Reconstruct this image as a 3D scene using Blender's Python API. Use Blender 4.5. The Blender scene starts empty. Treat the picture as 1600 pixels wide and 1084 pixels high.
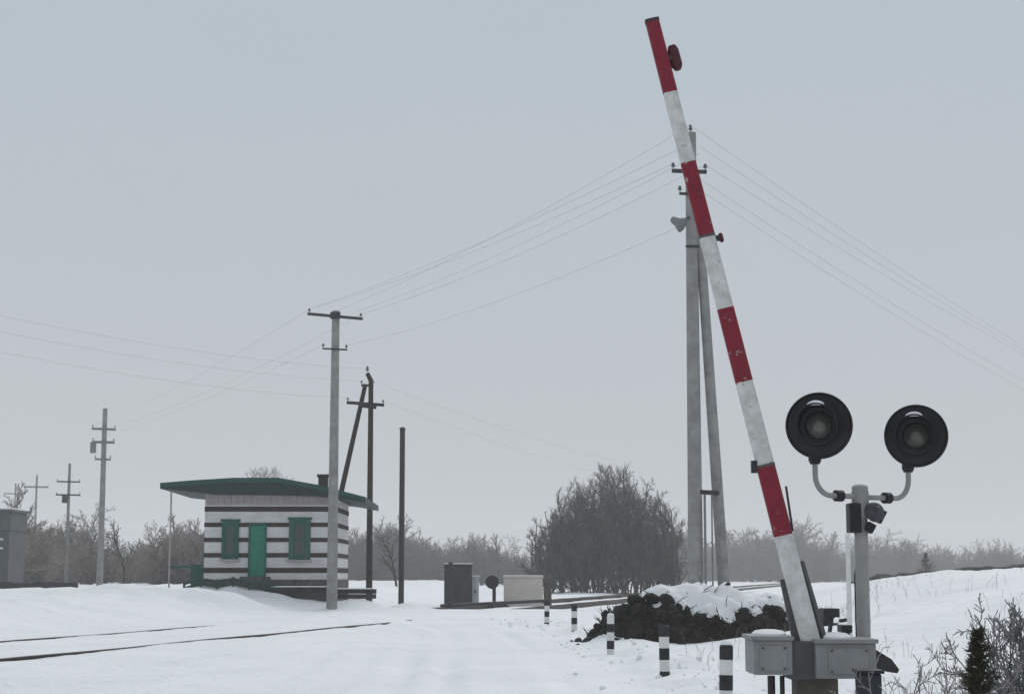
import bpy, math, random
import numpy as np
from mathutils import Vector, Matrix

# ------------------------------------------------------------------ camera, sky, light
SC = bpy.context.scene
COL = SC.collection
R = math.radians
EYE = 1.4
FPX = 2667.0                      # focal length in photo pixels (60 mm on 36 mm)
PITCH = math.atan(358.0 / FPX)
cam_d = bpy.data.cameras.new("camera")
cam = bpy.data.objects.new("camera", cam_d)
COL.objects.link(cam)
cam.location = (0, 0, EYE)
cam.rotation_euler = (math.pi / 2 + PITCH, 0, 0)
cam_d.sensor_width = 36.0
cam_d.lens = 36.0 * FPX / 1600.0
cam_d.clip_start = 0.1
cam_d.clip_end = 8000
SC.camera = cam

SUN_EL, SUN_ROT = R(38), R(200)
world = bpy.data.worlds.new("World")
SC.world = world
world.use_nodes = True
nt = world.node_tree
nt.nodes.clear()
sky = nt.nodes.new("ShaderNodeTexSky")
sky.sky_type = 'NISHITA'
sky.sun_disc = False
sky.sun_elevation = SUN_EL
sky.sun_rotation = SUN_ROT
sky.dust_density = 6.0
sky.air_density = 1.0
hsv = nt.nodes.new("ShaderNodeHueSaturation")
hsv.inputs['Saturation'].default_value = 0.25
# the even cloud deck in front of that sky
tc = nt.nodes.new("ShaderNodeTexCoord")
mp = nt.nodes.new("ShaderNodeMapping")
mp.inputs['Scale'].default_value = (1.2, 1.2, 3.0)
nz = nt.nodes.new("ShaderNodeTexNoise")
nz.inputs['Scale'].default_value = 2.2
nz.inputs['Detail'].default_value = 4
cr = nt.nodes.new("ShaderNodeValToRGB")
cr.color_ramp.elements[0].position = 0.3
cr.color_ramp.elements[0].color = (4.02, 4.66, 5.26, 1)
cr.color_ramp.elements[1].position = 0.7
cr.color_ramp.elements[1].color = (4.26, 4.84, 5.36, 1)
mix = nt.nodes.new("ShaderNodeMix")
mix.data_type = 'RGBA'
mix.inputs[0].default_value = 0.93
bg = nt.nodes.new("ShaderNodeBackground")
bg.inputs['Strength'].default_value = 0.1
out = nt.nodes.new("ShaderNodeOutputWorld")
L = nt.links
L.new(sky.outputs[0], hsv.inputs['Color'])
L.new(tc.outputs['Generated'], mp.inputs[0])
L.new(mp.outputs[0], nz.inputs['Vector'])
L.new(nz.outputs['Fac'], cr.inputs[0])
L.new(hsv.outputs[0], mix.inputs[6])
sep = nt.nodes.new("ShaderNodeSeparateXYZ")
mr = nt.nodes.new("ShaderNodeMapRange")
mr.inputs['From Min'].default_value = 0.0
mr.inputs['From Max'].default_value = 0.35
mr.interpolation_type = 'SMOOTHSTEP'
gm = nt.nodes.new("ShaderNodeMix")
gm.data_type = 'RGBA'
gm.inputs[6].default_value = (4.52, 4.84, 5.12, 1)
L.new(tc.outputs['Generated'], sep.inputs[0])
L.new(sep.outputs[2], mr.inputs[0])
L.new(mr.outputs[0], gm.inputs[0])
L.new(cr.outputs[0], gm.inputs[7])
L.new(gm.outputs[2], mix.inputs[7])
L.new(mix.outputs[2], bg.inputs['Color'])
L.new(bg.outputs[0], out.inputs['Surface'])

sun_d = bpy.data.lights.new("sun", 'SUN')
sun_d.energy = 1.35
sun_d.angle = R(40)
sun_d.color = (1.0, 0.97, 0.93)
sun = bpy.data.objects.new("sun", sun_d)
COL.objects.link(sun)
sun.rotation_euler = (math.pi / 2 - SUN_EL, 0, R(180) - SUN_ROT + R(180))
SC.view_settings.view_transform = 'Standard'
SC.view_settings.look = 'None'
SC.view_settings.exposure = 0.17
SC.view_settings.gamma = 1.0
SC.view_settings.use_curve_mapping = False
SC.render.engine = 'CYCLES'
SC.cycles.max_bounces = 6
SC.cycles.volume_bounces = 1
SC.cycles.use_denoising = True

# ------------------------------------------------------------------ helpers
CT, ST = math.cos(PITCH), math.sin(PITCH)


def P(px, py, d):
    """world point seen at photo pixel (px, py) at distance d in front of the camera"""
    a, b = (px - 800.0) / FPX, (542.0 - py) / FPX
    dx, dy, dz = a, CT - b * ST, ST + b * CT
    k = d / dy
    return Vector((dx * k, d, EYE + dz * k))


MATS = {}


def mat(name, color, rough=0.8, color2=None, scale=8.0, metal=0.0, bump=0.0, bscale=None, spec=0.3, lo=0.35, hi=0.65, detail=5, chip=None, cscale=14.0, cut=0.66):
    if name in MATS:
        return MATS[name]
    m = bpy.data.materials.new(name)
    m.use_nodes = True
    t = m.node_tree
    b = t.nodes['Principled BSDF']
    b.inputs['Roughness'].default_value = rough
    b.inputs['Metallic'].default_value = metal
    b.inputs['Specular IOR Level'].default_value = spec
    b.inputs['Base Color'].default_value = (*color, 1)
    if color2 or bump:
        co = t.nodes.new("ShaderNodeTexCoord")
        n = t.nodes.new("ShaderNodeTexNoise")
        n.inputs['Scale'].default_value = scale
        n.inputs['Detail'].default_value = detail
        n.inputs['Roughness'].default_value = 0.65
        t.links.new(co.outputs['Object'], n.inputs['Vector'])
        if color2:
            r = t.nodes.new("ShaderNodeValToRGB")
            r.color_ramp.elements[0].position = lo
            r.color_ramp.elements[1].position = hi
            r.color_ramp.elements[0].color = (*color, 1)
            r.color_ramp.elements[1].color = (*color2, 1)
            t.links.new(n.outputs['Fac'], r.inputs[0])
            t.links.new(r.outputs[0], b.inputs['Base Color'])
            if chip:
                n3 = t.nodes.new("ShaderNodeTexNoise")
                n3.inputs['Scale'].default_value = cscale
                n3.inputs['Detail'].default_value = 8
                n3.inputs['Roughness'].default_value = 0.7
                t.links.new(co.outputs['Object'], n3.inputs['Vector'])
                r3 = t.nodes.new("ShaderNodeValToRGB")
                r3.color_ramp.elements[0].position = cut
                r3.color_ramp.elements[1].position = cut + 0.03
                t.links.new(n3.outputs['Fac'], r3.inputs[0])
                mx = t.nodes.new("ShaderNodeMix")
                mx.data_type = 'RGBA'
                mx.inputs[7].default_value = (*chip, 1)
                t.links.new(r3.outputs[0], mx.inputs[0])
                t.links.new(r.outputs[0], mx.inputs[6])
                t.links.new(mx.outputs[2], b.inputs['Base Color'])
        if bump:
            n2 = t.nodes.new("ShaderNodeTexNoise")
            n2.inputs['Scale'].default_value = bscale or scale * 4
            n2.inputs['Detail'].default_value = 6
            t.links.new(co.outputs['Object'], n2.inputs['Vector'])
            bp = t.nodes.new("ShaderNodeBump")
            bp.inputs['Strength'].default_value = 1.0
            bp.inputs['Distance'].default_value = bump
            t.links.new(n2.outputs['Fac'], bp.inputs['Height'])
            t.links.new(bp.outputs[0], b.inputs['Normal'])
    MATS[name] = m
    return m


ORIG = {}


def thing(name, label, cat, loc, group=None):
    o = bpy.data.objects.new(name, None)
    o.empty_display_size = 0.2
    COL.objects.link(o)
    o.location = loc
    ORIG[o.name] = Vector(loc)
    tag(o, label, cat, group)
    return o


def tag(o, label=None, cat=None, group=None, kind=None):
    if label:
        o['label'] = label
    if cat:
        o['category'] = cat
    if group:
        o['group'] = group
    if kind:
        o['kind'] = kind
    return o


def mesh_from(name, v, f):
    me = bpy.data.meshes.new(name)
    me.from_pydata(v, [], f)
    me.update()
    return me


class MB:
    def __init__(s):
        s.v, s.f = [], []

    def add(s, v, f):
        k = len(s.v)
        s.v += [tuple(p) for p in v]
        s.f += [tuple(i + k for i in q) for q in f]
        return s

    def box(s, c, size, rot=None):
        c = Vector(c)
        h = Vector(size) / 2
        vs = []
        for z in (-1, 1):
            for y in (-1, 1):
                for x in (-1, 1):
                    p = Vector((x * h.x, y * h.y, z * h.z))
                    if rot is not None:
                        p = rot @ p
                    vs.append(c + p)
        return s.add(vs, [(0, 2, 3, 1), (4, 5, 7, 6), (0, 1, 5, 4), (2, 6, 7, 3), (0, 4, 6, 2), (1, 3, 7, 5)])

    def tube(s, pts, r, n=10, cap=True, sq=False):
        pts = [Vector(p) for p in pts]
        rs = [r] * len(pts) if isinstance(r, (int, float)) else list(r)
        vs, fs = [], []
        t0 = (pts[1] - pts[0]).normalized()
        u = t0.orthogonal().normalized() if abs(t0.z) < 0.98 else Vector((1, 0, 0))
        for i, p in enumerate(pts):
            if i == 0:
                t = pts[1] - pts[0]
            elif i == len(pts) - 1:
                t = pts[-1] - pts[-2]
            else:
                t = (pts[i + 1] - pts[i]).normalized() + (pts[i] - pts[i - 1]).normalized()
            t.normalize()
            u = (u - t * u.dot(t)).normalized()
            w = t.cross(u)
            for k in range(n):
                a = 2 * math.pi * (k + (0.5 if sq else 0)) / n
                vs.append(p + (u * math.cos(a) + w * math.sin(a)) * rs[i])
        for i in range(len(pts) - 1):
            for k in range(n):
                a, b = i * n + k, i * n + (k + 1) % n
                fs.append((a, b, b + n, a + n))
        if cap:
            fs.append(tuple(range(n - 1, -1, -1)))
            q = (len(pts) - 1) * n
            fs.append(tuple(range(q, q + n)))
        return s.add(vs, fs)

    def lathe(s, prof, M, n=24):
        vs, fs = [], []
        for (r, z) in prof:
            for k in range(n):
                a = 2 * math.pi * k / n
                vs.append(M @ Vector((r * math.cos(a), r * math.sin(a), z)))
        for i in range(len(prof) - 1):
            for k in range(n):
                a, b = i * n + k, i * n + (k + 1) % n
                fs.append((a, b, b + n, a + n))
        fs.append(tuple(range(n - 1, -1, -1)))
        q = (len(prof) - 1) * n
        fs.append(tuple(range(q, q + n)))
        return s.add(vs, fs)

    def prism(s, outline, M, h):
        n = len(outline)
        vs = [M @ Vector((x, y, 0)) for x, y in outline] + [M @ Vector((x, y, h)) for x, y in outline]
        fs = [tuple(range(n - 1, -1, -1)), tuple(range(n, 2 * n))]
        fs += [(i, (i + 1) % n, (i + 1) % n + n, i + n) for i in range(n)]
        return s.add(vs, fs)

    def build(s, name, m, parent=None, origin=None, smooth=False, bevel=0.0):
        if parent is not None:
            o0 = ORIG[parent.name]
        else:
            o0 = Vector(origin) if origin is not None else Vector((0, 0, 0))
        me = mesh_from(name, [(p[0] - o0.x, p[1] - o0.y, p[2] - o0.z) for p in s.v], s.f)
        o = bpy.data.objects.new(name, me)
        COL.objects.link(o)
        me.materials.append(m)
        if smooth:
            me.shade_smooth()
            me.set_sharp_from_angle(angle=R(40))
        if bevel:
            b = o.modifiers.new("bevel", 'BEVEL')
            b.width = bevel
            b.segments = 2
        if parent is not None:
            o.parent = parent
        else:
            o.location = o0
        ORIG[o.name] = o0
        return o


def np_mesh(name, v, f, m, smooth=True):
    """fast mesh from numpy arrays (quads or tris)"""
    me = bpy.data.meshes.new(name)
    v = np.asarray(v, np.float32)
    f = np.asarray(f, np.int32)
    k = f.shape[1]
    me.vertices.add(len(v))
    me.vertices.foreach_set("co", v.ravel())
    me.loops.add(f.size)
    me.loops.foreach_set("vertex_index", f.ravel())
    me.polygons.add(len(f))
    me.polygons.foreach_set("loop_start", np.arange(0, f.size, k, dtype=np.int32))
    me.polygons.foreach_set("use_smooth", np.full(len(f), smooth))
    me.update(calc_edges=True)
    me.validate()
    me.materials.append(m)
    return me


def link(name, me, parent=None, loc=(0, 0, 0)):
    o = bpy.data.objects.new(name, me)
    COL.objects.link(o)
    o.location = loc
    if parent is not None:
        o.parent = parent
    return o


def smooth01(x):
    x = np.clip(x, 0, 1)
    return x * x * (3 - 2 * x)


_rn = np.random.default_rng(7)
_W = [(_rn.uniform(0, 2 * np.pi), _rn.uniform(0, 6.28), _rn.uniform(0.7, 1.4)) for _ in range(40)]


def waves(x, y, wl, k0=0, n=8):
    s = 0
    for i in range(n):
        a, ph, q = _W[(k0 + i) % 40]
        w = 2 * np.pi / (wl * q)
        s = s + np.sin((x * np.cos(a) + y * np.sin(a)) * w + ph + 0.8 * np.sin((x * np.sin(a) - y * np.cos(a)) * w * 0.6 + ph * 2))
    return s / n ** 0.5


# ------------------------------------------------------------------ lie of the land
SL = 0.21
C1, C2 = -14.64, -18.80           # track lines x = SL*y + C (rail facing the camera)
SC_N = math.hypot(1, SL)
ROAD = np.array([(2.3, -20), (2.3, 10), (2.2, 17.9), (2.1, 23.6), (1.87, 32.5), (1.5, 41.5), (0.6, 49), (-0.8, 56), (-2.4, 66), (-2.6, 90), (-2.6, 400)])


def H(x, y):
    x = np.asarray(x, float)
    y = np.asarray(y, float)
    s1 = (x - (SL * y + C1)) / SC_N
    s2 = (x - (SL * y + C2)) / SC_N
    # raised ground on which the hut stands
    plat = 0.75 * smooth01((-s2 - 1.6) / 5.5) * smooth01((-4.0 - x) / 4.5)
    # bank to the right of the road
    bank = 1.62 * smooth01((x - 3.2 - 0.03 * np.clip(y - 35, 0, 60)) / 12.0) * smooth01((y - 15) / 22) * (1 - smooth01((y - 52) / 40))
    # banked-up snow in front of the hut
    b1 = 0.38 * np.exp(-((x + 14.0) / 1.5) ** 2 - ((y - 61.5) / 1.6) ** 2) + 0.35 * np.exp(-((x + 10.6) / 1.6) ** 2 - ((y - 62.5) / 1.5) ** 2)
    b2 = 0.42 * np.exp(-((x + 6.0) / 1.1) ** 2 - ((y - 68.5) / 1.2) ** 2) + 0.28 * np.exp(-((x + 4.3) / 0.8) ** 2 - ((y - 71.3) / 1.0) ** 2)
    b2 = b2 + 0.30 * np.exp(-((x + 10.0) / 3.4) ** 4 - ((y - 68.6) / 1.6) ** 2)
    lump = 0.06 * waves(x, y, 1.6, 3) * (smooth01(plat / 0.4) * np.exp(-((y - 65) / 9.0) ** 2))
    near_t = np.minimum(np.abs(s1 + 0.78), np.abs(s2 + 0.78))
    free = smooth01((near_t - 1.6) / 2.5)
    rxc = np.interp(y, ROAD[:, 1], ROAD[:, 0]) - 3.4
    on_road = 1 - smooth01((np.abs(x - rxc) - 2.6) / 1.2)
    und = (0.05 * waves(x, y, 9, 0) + 0.03 * waves(x, y, 2.7, 9) + 0.018 * waves(x, y, 0.8, 17)) * (0.25 + 0.75 * free) * (1 - 0.6 * on_road)
    und = und + 0.6 * smooth01((y - 150) / 200) * 0.0
    rut = 0.0
    for off in (-1.75, -0.35, 0.5, 1.9):
        dd = x - rxc - off - 0.12 * np.sin(y * 0.11 + off * 3)
        rut = rut - 0.055 * np.exp(-(dd / 0.16) ** 2) + 0.032 * np.exp(-((np.abs(dd) - 0.34) / 0.14) ** 2)
    rut = rut * (0.6 + 0.4 * np.sin(y * 0.35 + x)) * (1 - smooth01((y - 58) / 6)) * smooth01(y + 15)
    ploughed = 0.16 * np.exp(-((x - rxc - 3.75) / 0.55) ** 2) * (0.55 + 0.45 * waves(x, y, 1.4, 22)) * (1 - smooth01((y - 50) / 4)) * smooth01((y - 2) / 6)
    # snow lies to the rail heads near by, is packed flush on the crossing, and is blown out of the far stretch
    cross = smooth01((y - 50) / 6) * (1 - smooth01((y - 70) / 5))
    blown = smooth01((y - 73) / 5)
    strip = np.exp(-(np.minimum(np.abs(s1 + 0.78), np.abs(s2 + 0.78)) / 2.3) ** 4)
    t = strip * (0.055 * cross - 0.15 * blown)
    # drift lying along the far side of every near rail
    return plat + bank + b1 + b2 + lump + und + rut + ploughed + t


def Hz(x, y):
    return float(H(x, y))


def snow_material():
    m = bpy.data.materials.new("snow")
    m.use_nodes = True
    t = m.node_tree
    b = t.nodes['Principled BSDF']
    b.inputs['Roughness'].default_value = 0.75
    b.inputs['Specular IOR Level'].default_value = 0.25
    co = t.nodes.new("ShaderNodeTexCoord")
    n1 = t.nodes.new("ShaderNodeTexNoise")
    n1.inputs['Scale'].default_value = 0.35
    n1.inputs['Detail'].default_value = 7
    n1.inputs['Roughness'].default_value = 0.6
    rp = t.nodes.new("ShaderNodeValToRGB")
    rp.color_ramp.elements[0].position = 0.3
    rp.color_ramp.elements[0].color = (0.78, 0.79, 0.81, 1)
    rp.color_ramp.elements[1].position = 0.65
    rp.color_ramp.elements[1].color = (0.86, 0.865, 0.875, 1)
    t.links.new(co.outputs['Object'], n1.inputs['Vector'])
    t.links.new(n1.outputs['Fac'], rp.inputs[0])
    t.links.new(rp.outputs[0], b.inputs['Base Color'])
    n2 = t.nodes.new("ShaderNodeTexNoise")
    n2.inputs['Scale'].default_value = 5.0
    n2.inputs['Detail'].default_value = 9
    n2.inputs['Roughness'].default_value = 0.62
    t.links.new(co.outputs['Object'], n2.inputs['Vector'])
    bp = t.nodes.new("ShaderNodeBump")
    bp.inputs['Distance'].default_value = 0.08
    bp.inputs['Strength'].default_value = 0.7
    t.links.new(n2.outputs['Fac'], bp.inputs['Height'])
    t.links.new(bp.outputs[0], b.inputs['Normal'])
    MATS['snow'] = m
    return m


SNOW = snow_material()


def ground():
    ys = np.concatenate([np.linspace(-1800, -60, 20), np.linspace(-50, 8, 30), np.linspace(8.3, 100, 430), 100 * np.exp(np.linspace(0.01, math.log(18), 130))])
    u = np.linspace(-1, 1, 301)
    u = np.sign(u) * np.abs(u) ** 1.15
    X = np.empty((len(ys), len(u)))
    for i, y in enumerate(ys):
        half = 26 + 0.42 * abs(y)
        core = u * half
        core[0], core[-1] = -1800, 1800
        core[1], core[-2] = -max(half * 1.6, 200), max(half * 1.6, 200)
        X[i] = core
    Y = np.repeat(ys[:, None], len(u), 1)
    Z = H(X, Y)
    v = np.stack([X, Y, Z], -1).reshape(-1, 3)
    nx = len(u)
    i, j = np.meshgrid(np.arange(len(ys) - 1), np.arange(nx - 1), indexing='ij')
    a = (i * nx + j).ravel()
    f = np.stack([a, a + 1, a + nx + 1, a + nx], 1)
    o = link("snow_ground", np_mesh("snow_ground", v, f, SNOW))
    tag(o, "snow covered ground with flat road and low banks", None, None, "structure")


ground()

# ------------------------------------------------------------------ railway
STEEL = mat("rail_steel", (0.028, 0.024, 0.024), 0.5, (0.06, 0.04, 0.03), 3.0, spec=0.1)
BALLAST = mat("ballast", (0.018, 0.017, 0.016), 0.95, (0.055, 0.052, 0.05), 4.0, bump=0.05, bscale=14, spec=0.0)


def railway(cx, label, y_b0, seed, top0):
    rng = np.random.default_rng(seed)
    root = thing("railway_track", label, "railway track", (SL * 40 + cx, 40, 0), "railway tracks")
    prof = [(-0.066, 0), (0.066, 0), (0.066, 0.012), (0.011, 0.03), (0.011, 0.13), (0.036, 0.145), (0.036, 0.172), (0.03, 0.18), (-0.03, 0.18), (-0.036, 0.172), (-0.036, 0.145), (-0.011, 0.13), (-0.011, 0.03), (-0.066, 0.012)]
    n = len(prof)
    for g, top in ((0.0, top0), (-1.52, -0.03)):
        ys = np.concatenate([np.arange(-12, 140, 2.0), np.arange(140, 1000, 12.0)])
        vs, fs = [], []
        for y in ys:
            z0 = top - 0.18 + 0.008 * math.sin(y * 0.7 + g)
            for (a, b) in prof:
                vs.append((SL * y + cx + g * SC_N + a, y, z0 + b))
        for i in range(len(ys) - 1):
            for k in range(n):
                a, b = i * n + k, i * n + (k + 1) % n
                fs.append((a, a + n, b + n, b))
        MB().add(vs, fs).build("rail", STEEL, root)
    # bare stones where the wind has taken the snow
    ys = np.concatenate([np.arange(y_b0, 130, 0.7), np.arange(130, 1000, 6.0)])
    ss = np.linspace(-2.4, 0.9, 34)
    Y, S = np.meshgrid(ys, ss, indexing='ij')
    X = SL * Y + cx + S * SC_N
    Z = H(X, Y) + 0.0 + 0.09 * waves(X, Y, 2.6, 11 + seed) - 0.16 * smooth01((np.minimum(np.abs(S), np.abs(S + 1.52)) - 0.10) / 0.2) - 0.3 * (1 - smooth01((Y - y_b0) / 2))
    v = np.stack([X, Y, Z], -1).reshape(-1, 3) - np.array(root.location)
    nx = len(ss)
    i, j = np.meshgrid(np.arange(len(ys) - 1), np.arange(nx - 1), indexing='ij')
    a = (i * nx + j).ravel()
    f = np.stack([a, a + 1, a + nx + 1, a + nx], 1)
    o = link("ballast", np_mesh("ballast", v, f, BALLAST), root)
    return root


railway(C1, "nearer railway track, its dark rail crossing the snow from the left edge", 118, 1, 0.034)
railway(C2, "farther railway track, closer to the striped brick hut", 75, 2, 0.018)


# ------------------------------------------------------------------ bare trees
def grow(rng, stems, lean, h, levels, kids, segs, ratio, r0, base=0.25, up=0.25, jit=0.16, rmin=0.008, clip=None):
    """returns list per level of segments (p0, p1, r0, r1)"""
    outl = [[] for _ in range(levels)]

    def branch(p, d, ln, r, lev):
        n = segs[lev]
        pts, dirs = [p], [d]
        r1 = max(rmin, r * (0.45 if lev == 0 else 0.4))
        for i in range(n):
            d = (d + Vector((rng.gauss(0, jit), rng.gauss(0, jit), rng.gauss(0, jit) + up * 0.35 * (lev > 0)))).normalized()
            q = p + d * (ln / n)
            if clip is not None and not clip(q):
                break
            a, b = r + (r1 - r) * i / n, r + (r1 - r) * (i + 1) / n
            if lev == levels - 1 and i == n - 1:
                b = 0.0
                a *= 1.5
            outl[lev].append((p, q, a, b))
            p = q
            pts.append(p)
            dirs.append(d)
        if lev + 1 < levels and len(pts) > 1:
            k = max(1, round(kids[lev] * (len(pts) - 1) / n))
            n = len(pts) - 1
            for j in range(k):
                t = (base if lev == 0 else 0.12) + (1 - (base if lev == 0 else 0.12)) * (j + rng.random()) / k
                x = min(t * n, n - 1e-4)
                i = int(x)
                q = pts[i].lerp(pts[i + 1], x - i)
                dd = dirs[i + 1]
                ax = dd.orthogonal().normalized()
                ax.rotate(Matrix.Rotation(rng.uniform(0, 6.283), 3, dd))
                ang = rng.uniform(0.45, 1.05)
                nd = (dd * math.cos(ang) + ax * math.sin(ang)).normalized()
                rr = max(rmin, (r + (r1 - r) * t) * 0.55)
                branch(q, nd, ln * ratio * rng.uniform(0.6, 1.15) * (1.15 - 0.55 * t), rr, lev + 1)

    for s in range(stems):
        a = rng.uniform(0, 6.283) if stems < 3 else 6.283 * (s + rng.random()) / stems
        tilt = lean * rng.uniform(0.25, 1.0) if stems > 1 else lean * rng.random()
        d = Vector((math.sin(tilt) * math.cos(a), math.sin(tilt) * math.sin(a), math.cos(tilt)))
        off = Vector((math.cos(a), math.sin(a), 0)) * (0.25 * lean * (stems > 1)) * h * 0.12
        branch(off + Vector((0, 0, -0.15)), d, h * rng.uniform(0.72, 1.0) * (1 - 0.25 * tilt), r0, 0)
    return outl


def seg_array(segs):
    return np.array([[*a, *b, ra, rb] for a, b, ra, rb in segs], np.float32).reshape(-1, 8)


def seg_mesh(S, n=3):
    """prism of n sides round every segment; a segment that ends in radius 0 becomes a spike"""
    tip = S[:, 7] <= 0
    Vs, Fs, off = [], [], 0
    for T, spike in ((S[~tip], False), (S[tip], True)):
        if not len(T):
            continue
        p0, p1, r0, r1 = T[:, 0:3], T[:, 3:6], T[:, 6:7], T[:, 7:8]
        d = p1 - p0
        d = d / np.maximum(np.linalg.norm(d, axis=1, keepdims=True), 1e-6)
        ref = np.where(np.abs(d[:, 2:3]) > 0.9, np.array([[1, 0, 0]]), np.array([[0, 0, 1]]))
        u = np.cross(d, ref)
        u = u / np.maximum(np.linalg.norm(u, axis=1, keepdims=True), 1e-6)
        w = np.cross(d, u)
        k = 3 if spike else n
        ring = [2 * np.pi * q / k for q in range(k)]
        V = [p0 + (u * np.cos(a) + w * np.sin(a)) * r0 for a in ring]
        if spike:
            V.append(p1)
        else:
            V += [p1 + (u * np.cos(a) + w * np.sin(a)) * r1 for a in ring]
        m = len(V)
        Vs.append(np.stack(V, 1).reshape(-1, 3))
        b = np.arange(len(T))[:, None] * m + off
        for q in range(k):
            e = (q + 1) % k
            if spike:
                Fs.append(b + np.array([[q, e, 3]]))
            else:
                Fs.append(b + np.array([[q, e, n + e]]))
                Fs.append(b + np.array([[q, n + e, n + q]]))
        off += len(T) * m
    return np.concatenate(Vs), np.concatenate(Fs)


def xform(S, loc, rz, sc, sq=1.0):
    c, s = math.cos(rz), math.sin(rz)
    M = np.array([[c, -s, 0], [s, c, 0], [0, 0, 1]], np.float32)
    o = S.copy()
    k = np.array([sc * sq, sc * sq, sc], np.float32)
    o[:, 0:3] = (S[:, 0:3] * k) @ M.T + np.array(loc, np.float32)
    o[:, 3:6] = (S[:, 3:6] * k) @ M.T + np.array(loc, np.float32)
    o[:, 6:8] = S[:, 6:8] * max(1.0, sc * 0.9)
    return o


BARK = mat("bark", (0.030, 0.026, 0.023), 0.95, (0.060, 0.053, 0.047), 2.0)
TWIG = mat("twigs", (0.034, 0.029, 0.023), 0.95, (0.066, 0.057, 0.047), 0.8)
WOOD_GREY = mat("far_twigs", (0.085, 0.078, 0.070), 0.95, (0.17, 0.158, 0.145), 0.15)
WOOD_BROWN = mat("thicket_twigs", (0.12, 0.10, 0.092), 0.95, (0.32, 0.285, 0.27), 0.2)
TWIG_BROWN = mat("brown_twigs", (0.070, 0.055, 0.052), 0.95, (0.16, 0.135, 0.13), 0.5)
FROST = mat("frosted_twigs", (0.16, 0.15, 0.15), 0.95, (0.34, 0.33, 0.33), 1.5)
FROST_PALE = mat("rimed_twigs", (0.15, 0.125, 0.11), 0.95, (0.42, 0.395, 0.38), 6.0)


def tree_thing(name, label, loc, levels, group=None, rz=0.0, sc=1.0, mats=(BARK, WOOD_GREY), cat="tree", split=2, n=4, top=None):
    """levels: list of segment lists; first 'split' levels are the trunk and limbs, the rest the crown"""
    root = thing(name, label, cat, loc, group)
    a = seg_array(sum(levels[:split], []))
    b = seg_array(sum(levels[split:], []))
    v, f = seg_mesh(xform(a, (0, 0, 0), rz, sc), 6 if n > 3 else 4)
    link("trunk", np_mesh("trunk", v, f, mats[0]), root)
    b = xform(b, (0, 0, 0), rz, sc)
    if top is not None:
        m = top(b)
        v, f = seg_mesh(b[m], 3)
        link("frosted_crown", np_mesh("frosted_crown", v, f, mats[2]), root)
        b = b[~m]
    v, f = seg_mesh(b, 3)
    link("crown", np_mesh("crown", v, f, mats[1]), root)
    return root


def copy_tree(o, loc, rz, sc, label, group=None, sq=1.0):
    c = o.copy()
    COL.objects.link(c)
    c.location = loc
    c.rotation_euler = (0, 0, rz)
    c.scale = (sc * sq, sc * sq, sc)
    c['label'] = label
    if group:
        c['group'] = group
    for ch in o.children:
        k = ch.copy()
        COL.objects.link(k)
        k.parent = c
    return c


def on_ground(px, d, dz=0.0):
    p = P(px, 900, d)
    return (p.x, d, Hz(p.x, d) + dz)


# the big dark leafless willow beyond the tracks
rng = random.Random(11)
fr_ = random.Random(12)


def in_dome(p, slack=0.0):
    x_, y_, z_ = p.x, p.y, p.z
    n_ = math.sin(1.1 * x_ + 0.7 * z_) * math.sin(0.9 * y_ + 1.0) + math.sin(0.8 * z_ - 1.3 * x_ + 2.0) * math.sin(1.2 * y_ - 0.5 * z_) + 0.6 * math.sin(2.3 * x_ + 1.9 * z_ + y_) * math.sin(2.1 * z_ - 1.7 * y_)
    t_ = max(0.0, z_) / 12.2
    if t_ >= 1.25:
        return False
    r_ = math.hypot((x_ - 0.9 * t_ + 0.3) / 7.6, y_ / 5.8)
    lim = max(0.0, 1.10 - t_ ** 2.4 - 0.08 * t_)
    return r_ < lim + 0.10 * n_ * (0.5 + t_) + slack


wil = [[], [], [], []]
for k in range(120):
    rr_ = 6.6 * math.sqrt((k + 0.5) / 120)
    aa_ = k * 2.39996
    hh_ = 15.2 * (1.05 - 0.50 * (rr_ / 6.6) ** 2.0) * rng.uniform(0.86, 1.06)
    sh_ = Vector((rr_ * math.cos(aa_) * 1.05, rr_ * math.sin(aa_) * 0.8, 0))
    g_ = grow(rng, 1, 0.25, hh_, 4, (11, 8, 9), (5, 3, 2, 1), 0.36, 0.08, base=0.0, up=0.3, jit=0.13, rmin=0.015, clip=lambda p: in_dome(p + sh_, fr_.gauss(0.02, 0.05)))
    for q_ in range(4):
        wil[q_] += [(a + sh_, b + sh_, c, e) for a, b, c, e in g_[q_]]
extra = []
for (a, b, c, e) in wil[2] + wil[3]:
    if fr_.random() < 0.38:
        q = a.lerp(b, fr_.random())
        dv = ((b - a).normalized() + Vector((fr_.gauss(0, 0.6), fr_.gauss(0, 0.6), fr_.gauss(0.25, 0.5)))).normalized()
        extra.append((q, q + dv * fr_.uniform(0.3, 0.65), 0.015, 0.0))
wil[3] += extra
WILLOW_TWIG = mat("willow_twigs", (0.060, 0.052, 0.044), 0.95, (0.14, 0.126, 0.11), 0.7)
nrng = np.random.default_rng(3)
willow = tree_thing("willow_tree", "large dark leafless willow rising behind the tracks left of the tall pole", on_ground(952, 150), wil, None, 0.4, 1.0,
           (BARK, WILLOW_TWIG, FROST), split=2,
           top=lambda b: (b[:, 2] + nrng.normal(0, 1.6, len(b)) > 8.6))

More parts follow.
